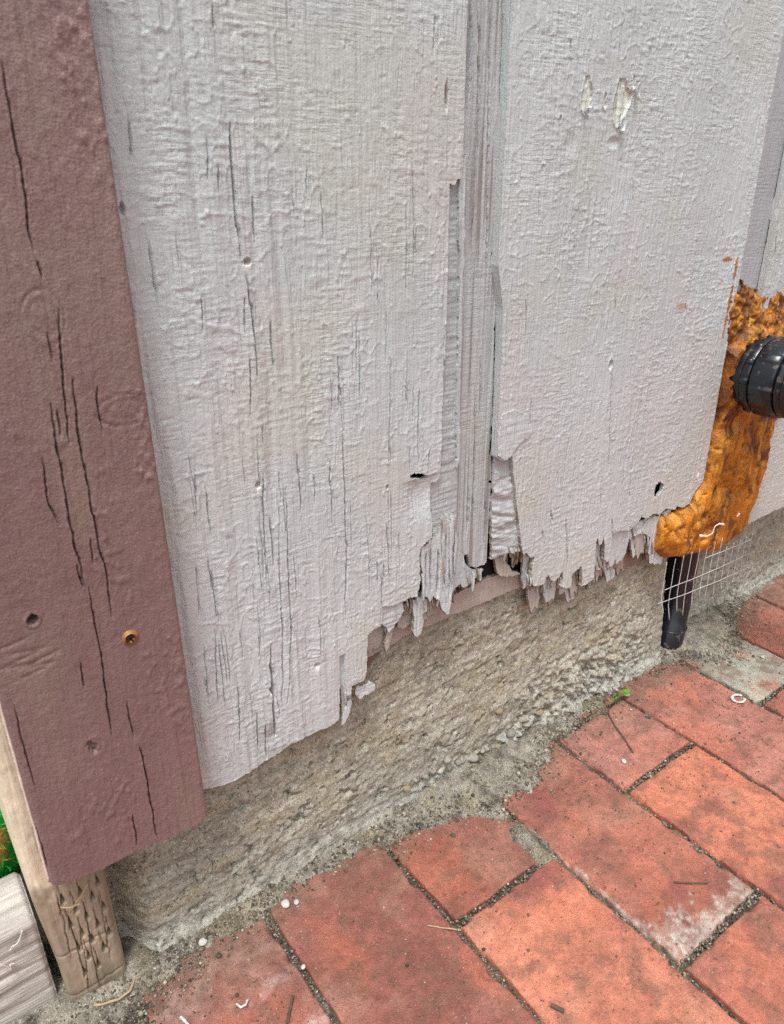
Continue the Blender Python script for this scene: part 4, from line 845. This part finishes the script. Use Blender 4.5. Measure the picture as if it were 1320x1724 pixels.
strand_('twig', [(928, 1692), (938, 1697), (950, 1703)], .0014, M_twig, 'stubby dark twig on the orange brick at the bottom edge', 'twig')
strand_('root_strand', [(145, 1694), (172, 1691), (200, 1682), (219, 1668), (228, 1645), (222, 1632)], .0008, M_straw, 'curved pale root strand on the grit beside the post foot', 'root', .006)
strand_('white_curl', [(398, 1690), (406, 1696), (414, 1691), (417, 1683)], .0007, M_white, 'small white curl on the stained brick beside the dark twig', 'chip', .002)
strand_('white_curl', [(304, 1712), (312, 1719), (318, 1728)], .0010, M_white, 'white curved chip at the bottom edge on the stained brick', 'chip', .002)
strand_('root_strand', [(720, 1558), (745, 1562), (770, 1565)], .0005, M_straw, 'thin pale rootlet crossing the brick joint corner', 'root', .0018)
def ring_chip(px, py):
    (x, y), = floor([(px, py)], .001); a = np.linspace(0, 5.6, 26); return np.stack([x+.0065*np.cos(a), y+.0055*np.sin(a), np.full(26, .0013)], -1)
V, Fl = tube(ring_chip(1243, 1176), .0016*(1+.6*vn(np.arange(26)/3., np.zeros(26), 2)), 8); V[:, 2] = .0012+(V[:, 2]-.0013)*.45
tag(build('white_ring_mark', V, Fl, M_white), 'white paint ring on the brick beside the greenish grey brick', 'paint mark')
for (px, py, r, lb) in [(481, 1521, .0052, 'white lump at the head of the brick joint against the footing'), (499, 1517, .0034, 'little white lump right beside the larger white lump'), (341, 1585, .0042, 'pale pebble on the footing edge above the stained brick'), (247, 1645, .0038, 'white chip on the grit right of the post foot'), (355, 1561, .0026, 'tiny pale pebble on the footing edge behind the stained brick'), (511, 1625, .0022, 'yellowish pebble in the brick joint beside the large red brick'), (1284, 1104, .0030, 'white chip on the greenish grey brick'), (1051, 1280, .0035, 'pinkish white chip on the small square brick')]:
    (x, y), = floor([(px, py)], .003); V, Fl = pebble((x, y, r*.6), r, rg, .65, .22)
    o = build('pebble', V, Fl, M_white); sm = o.modifiers.new('round', 'SUBSURF'); sm.levels = sm.render_levels = 1
    tag(o, lb, 'pebble')
# straws caught under the brown board and on the timber
for i, pts in enumerate([[(141, 1473), (132, 1500), (124, 1522), (120, 1540)], [(128, 1505), (115, 1522), (104, 1532)]]):
    w_ = wall(pts, -.004); y = np.linspace(-.012, -.002, len(w_)); t = np.linspace(0, len(w_)-1, 14); k = np.arange(len(w_))
    V, Fl = tube(np.stack([np.interp(t, k, w_[:, 0]), np.interp(t, k, y), np.interp(t, k, w_[:, 1])], -1), .0005, 6)
    tag(build('straw', V, Fl, M_straw), ['golden straw hanging from under the brown board over the post', 'shorter straw crossing the golden one on the post'][i], 'straw')
for i, pts in enumerate([[(16, 1600), (20, 1592), (28, 1588), (34, 1578), (37, 1565)], [(0, 1622), (12, 1626), (20, 1635), (16, 1622), (24, 1620)]]):
    w_ = wall(pts, .0115); t = np.linspace(0, len(w_)-1, 20); k = np.arange(len(w_))
    V, Fl = tube(np.stack([np.interp(t, k, w_[:, 0]), np.full(20, .0108), np.interp(t, k, w_[:, 1])], -1), .0005*(1+.9*vn(t*2, t*0, 4)), 6)
    tag(build('rootlet', V, Fl, M_root), ['upper white rootlet stuck to the front of the grey timber', 'lower white rootlet stuck to the front of the grey timber'][i], 'root')
# grit: thousands of grains in the joints and along the wall foot
parts = []; cols = []
GC = [lin(134, 127, 112), lin(104, 95, 80), lin(78, 70, 60), lin(162, 155, 140), lin(116, 102, 84), lin(86, 80, 70)]
def grain(x, y, z, r):
    V, Fl = pebble((x, y, z), r, rg, .8, .3); parts.append((V, Fl)); cols.append(np.broadcast_to(GC[rg.choice(6, p=[.25, .22, .2, .08, .13, .12])]*rg.uniform(.7, 1.2), (12, 3)))
for i in range(3600):
    x = rg.uniform(-.33, .52); ysm = np.interp(x, SM_X, SM_Y); y = ysm+rg.normal(.004, .008)
    if x < -.262: y = rg.uniform(-.05, .0)
    z = max(float(bed_height(np.array([x]), np.array([y]))[0]), .0)
    grain(x, y, z+.0002, rg.uniform(.0004, .0013) if rg.random() < .93 else rg.uniform(.0014, .0024))
for k in range(0, 8):
    for i in range(230):
        x = JX[k]+rg.normal(0, .0018); y = rg.uniform(-.27, .01); z = float(bed_height(np.array([x]), np.array([y]))[0])
        grain(x, y, max(z, -.004)+.0002, rg.uniform(.0004, .0013))
for (x0, x1, y) in [(JX[2], JX[3], -.096), (JX[4], JX[5], -.088), (JX[3], JX[4], -.21), (JX[6], JX[7], -.0955), (JX[0], JX[1], -.102)]:
    for i in range(160): grain(rg.uniform(x0, x1), y+rg.normal(0, .0017), -.0025+rg.uniform(0, .002), rg.uniform(.0004, .0013))
for i in range(2300):                      # loose crumbs on the bricks
    x, y = rg.uniform(-.30, .55), -abs(rg.normal(.0, .12)); grain(x, y, .0004, rg.uniform(.00025, .0008) if rg.random() < .95 else rg.uniform(.0009, .0015))
for i in range(420):
    x, y = rg.uniform(-.315, -.225), rg.normal(-.012, .012)
    z = max(float(bed_height(np.array([x]), np.array([y]))[0]), 0.); grain(x, y, z+.0001, rg.uniform(.0003, .0011))
V, Fl = merge(parts); gr = build('grit', V, Fl, M_grit, None, np.concatenate(cols)); tag(gr, 'fine grey grit scattered in brick joints and along the footing', 'grit', None, 'stuff')
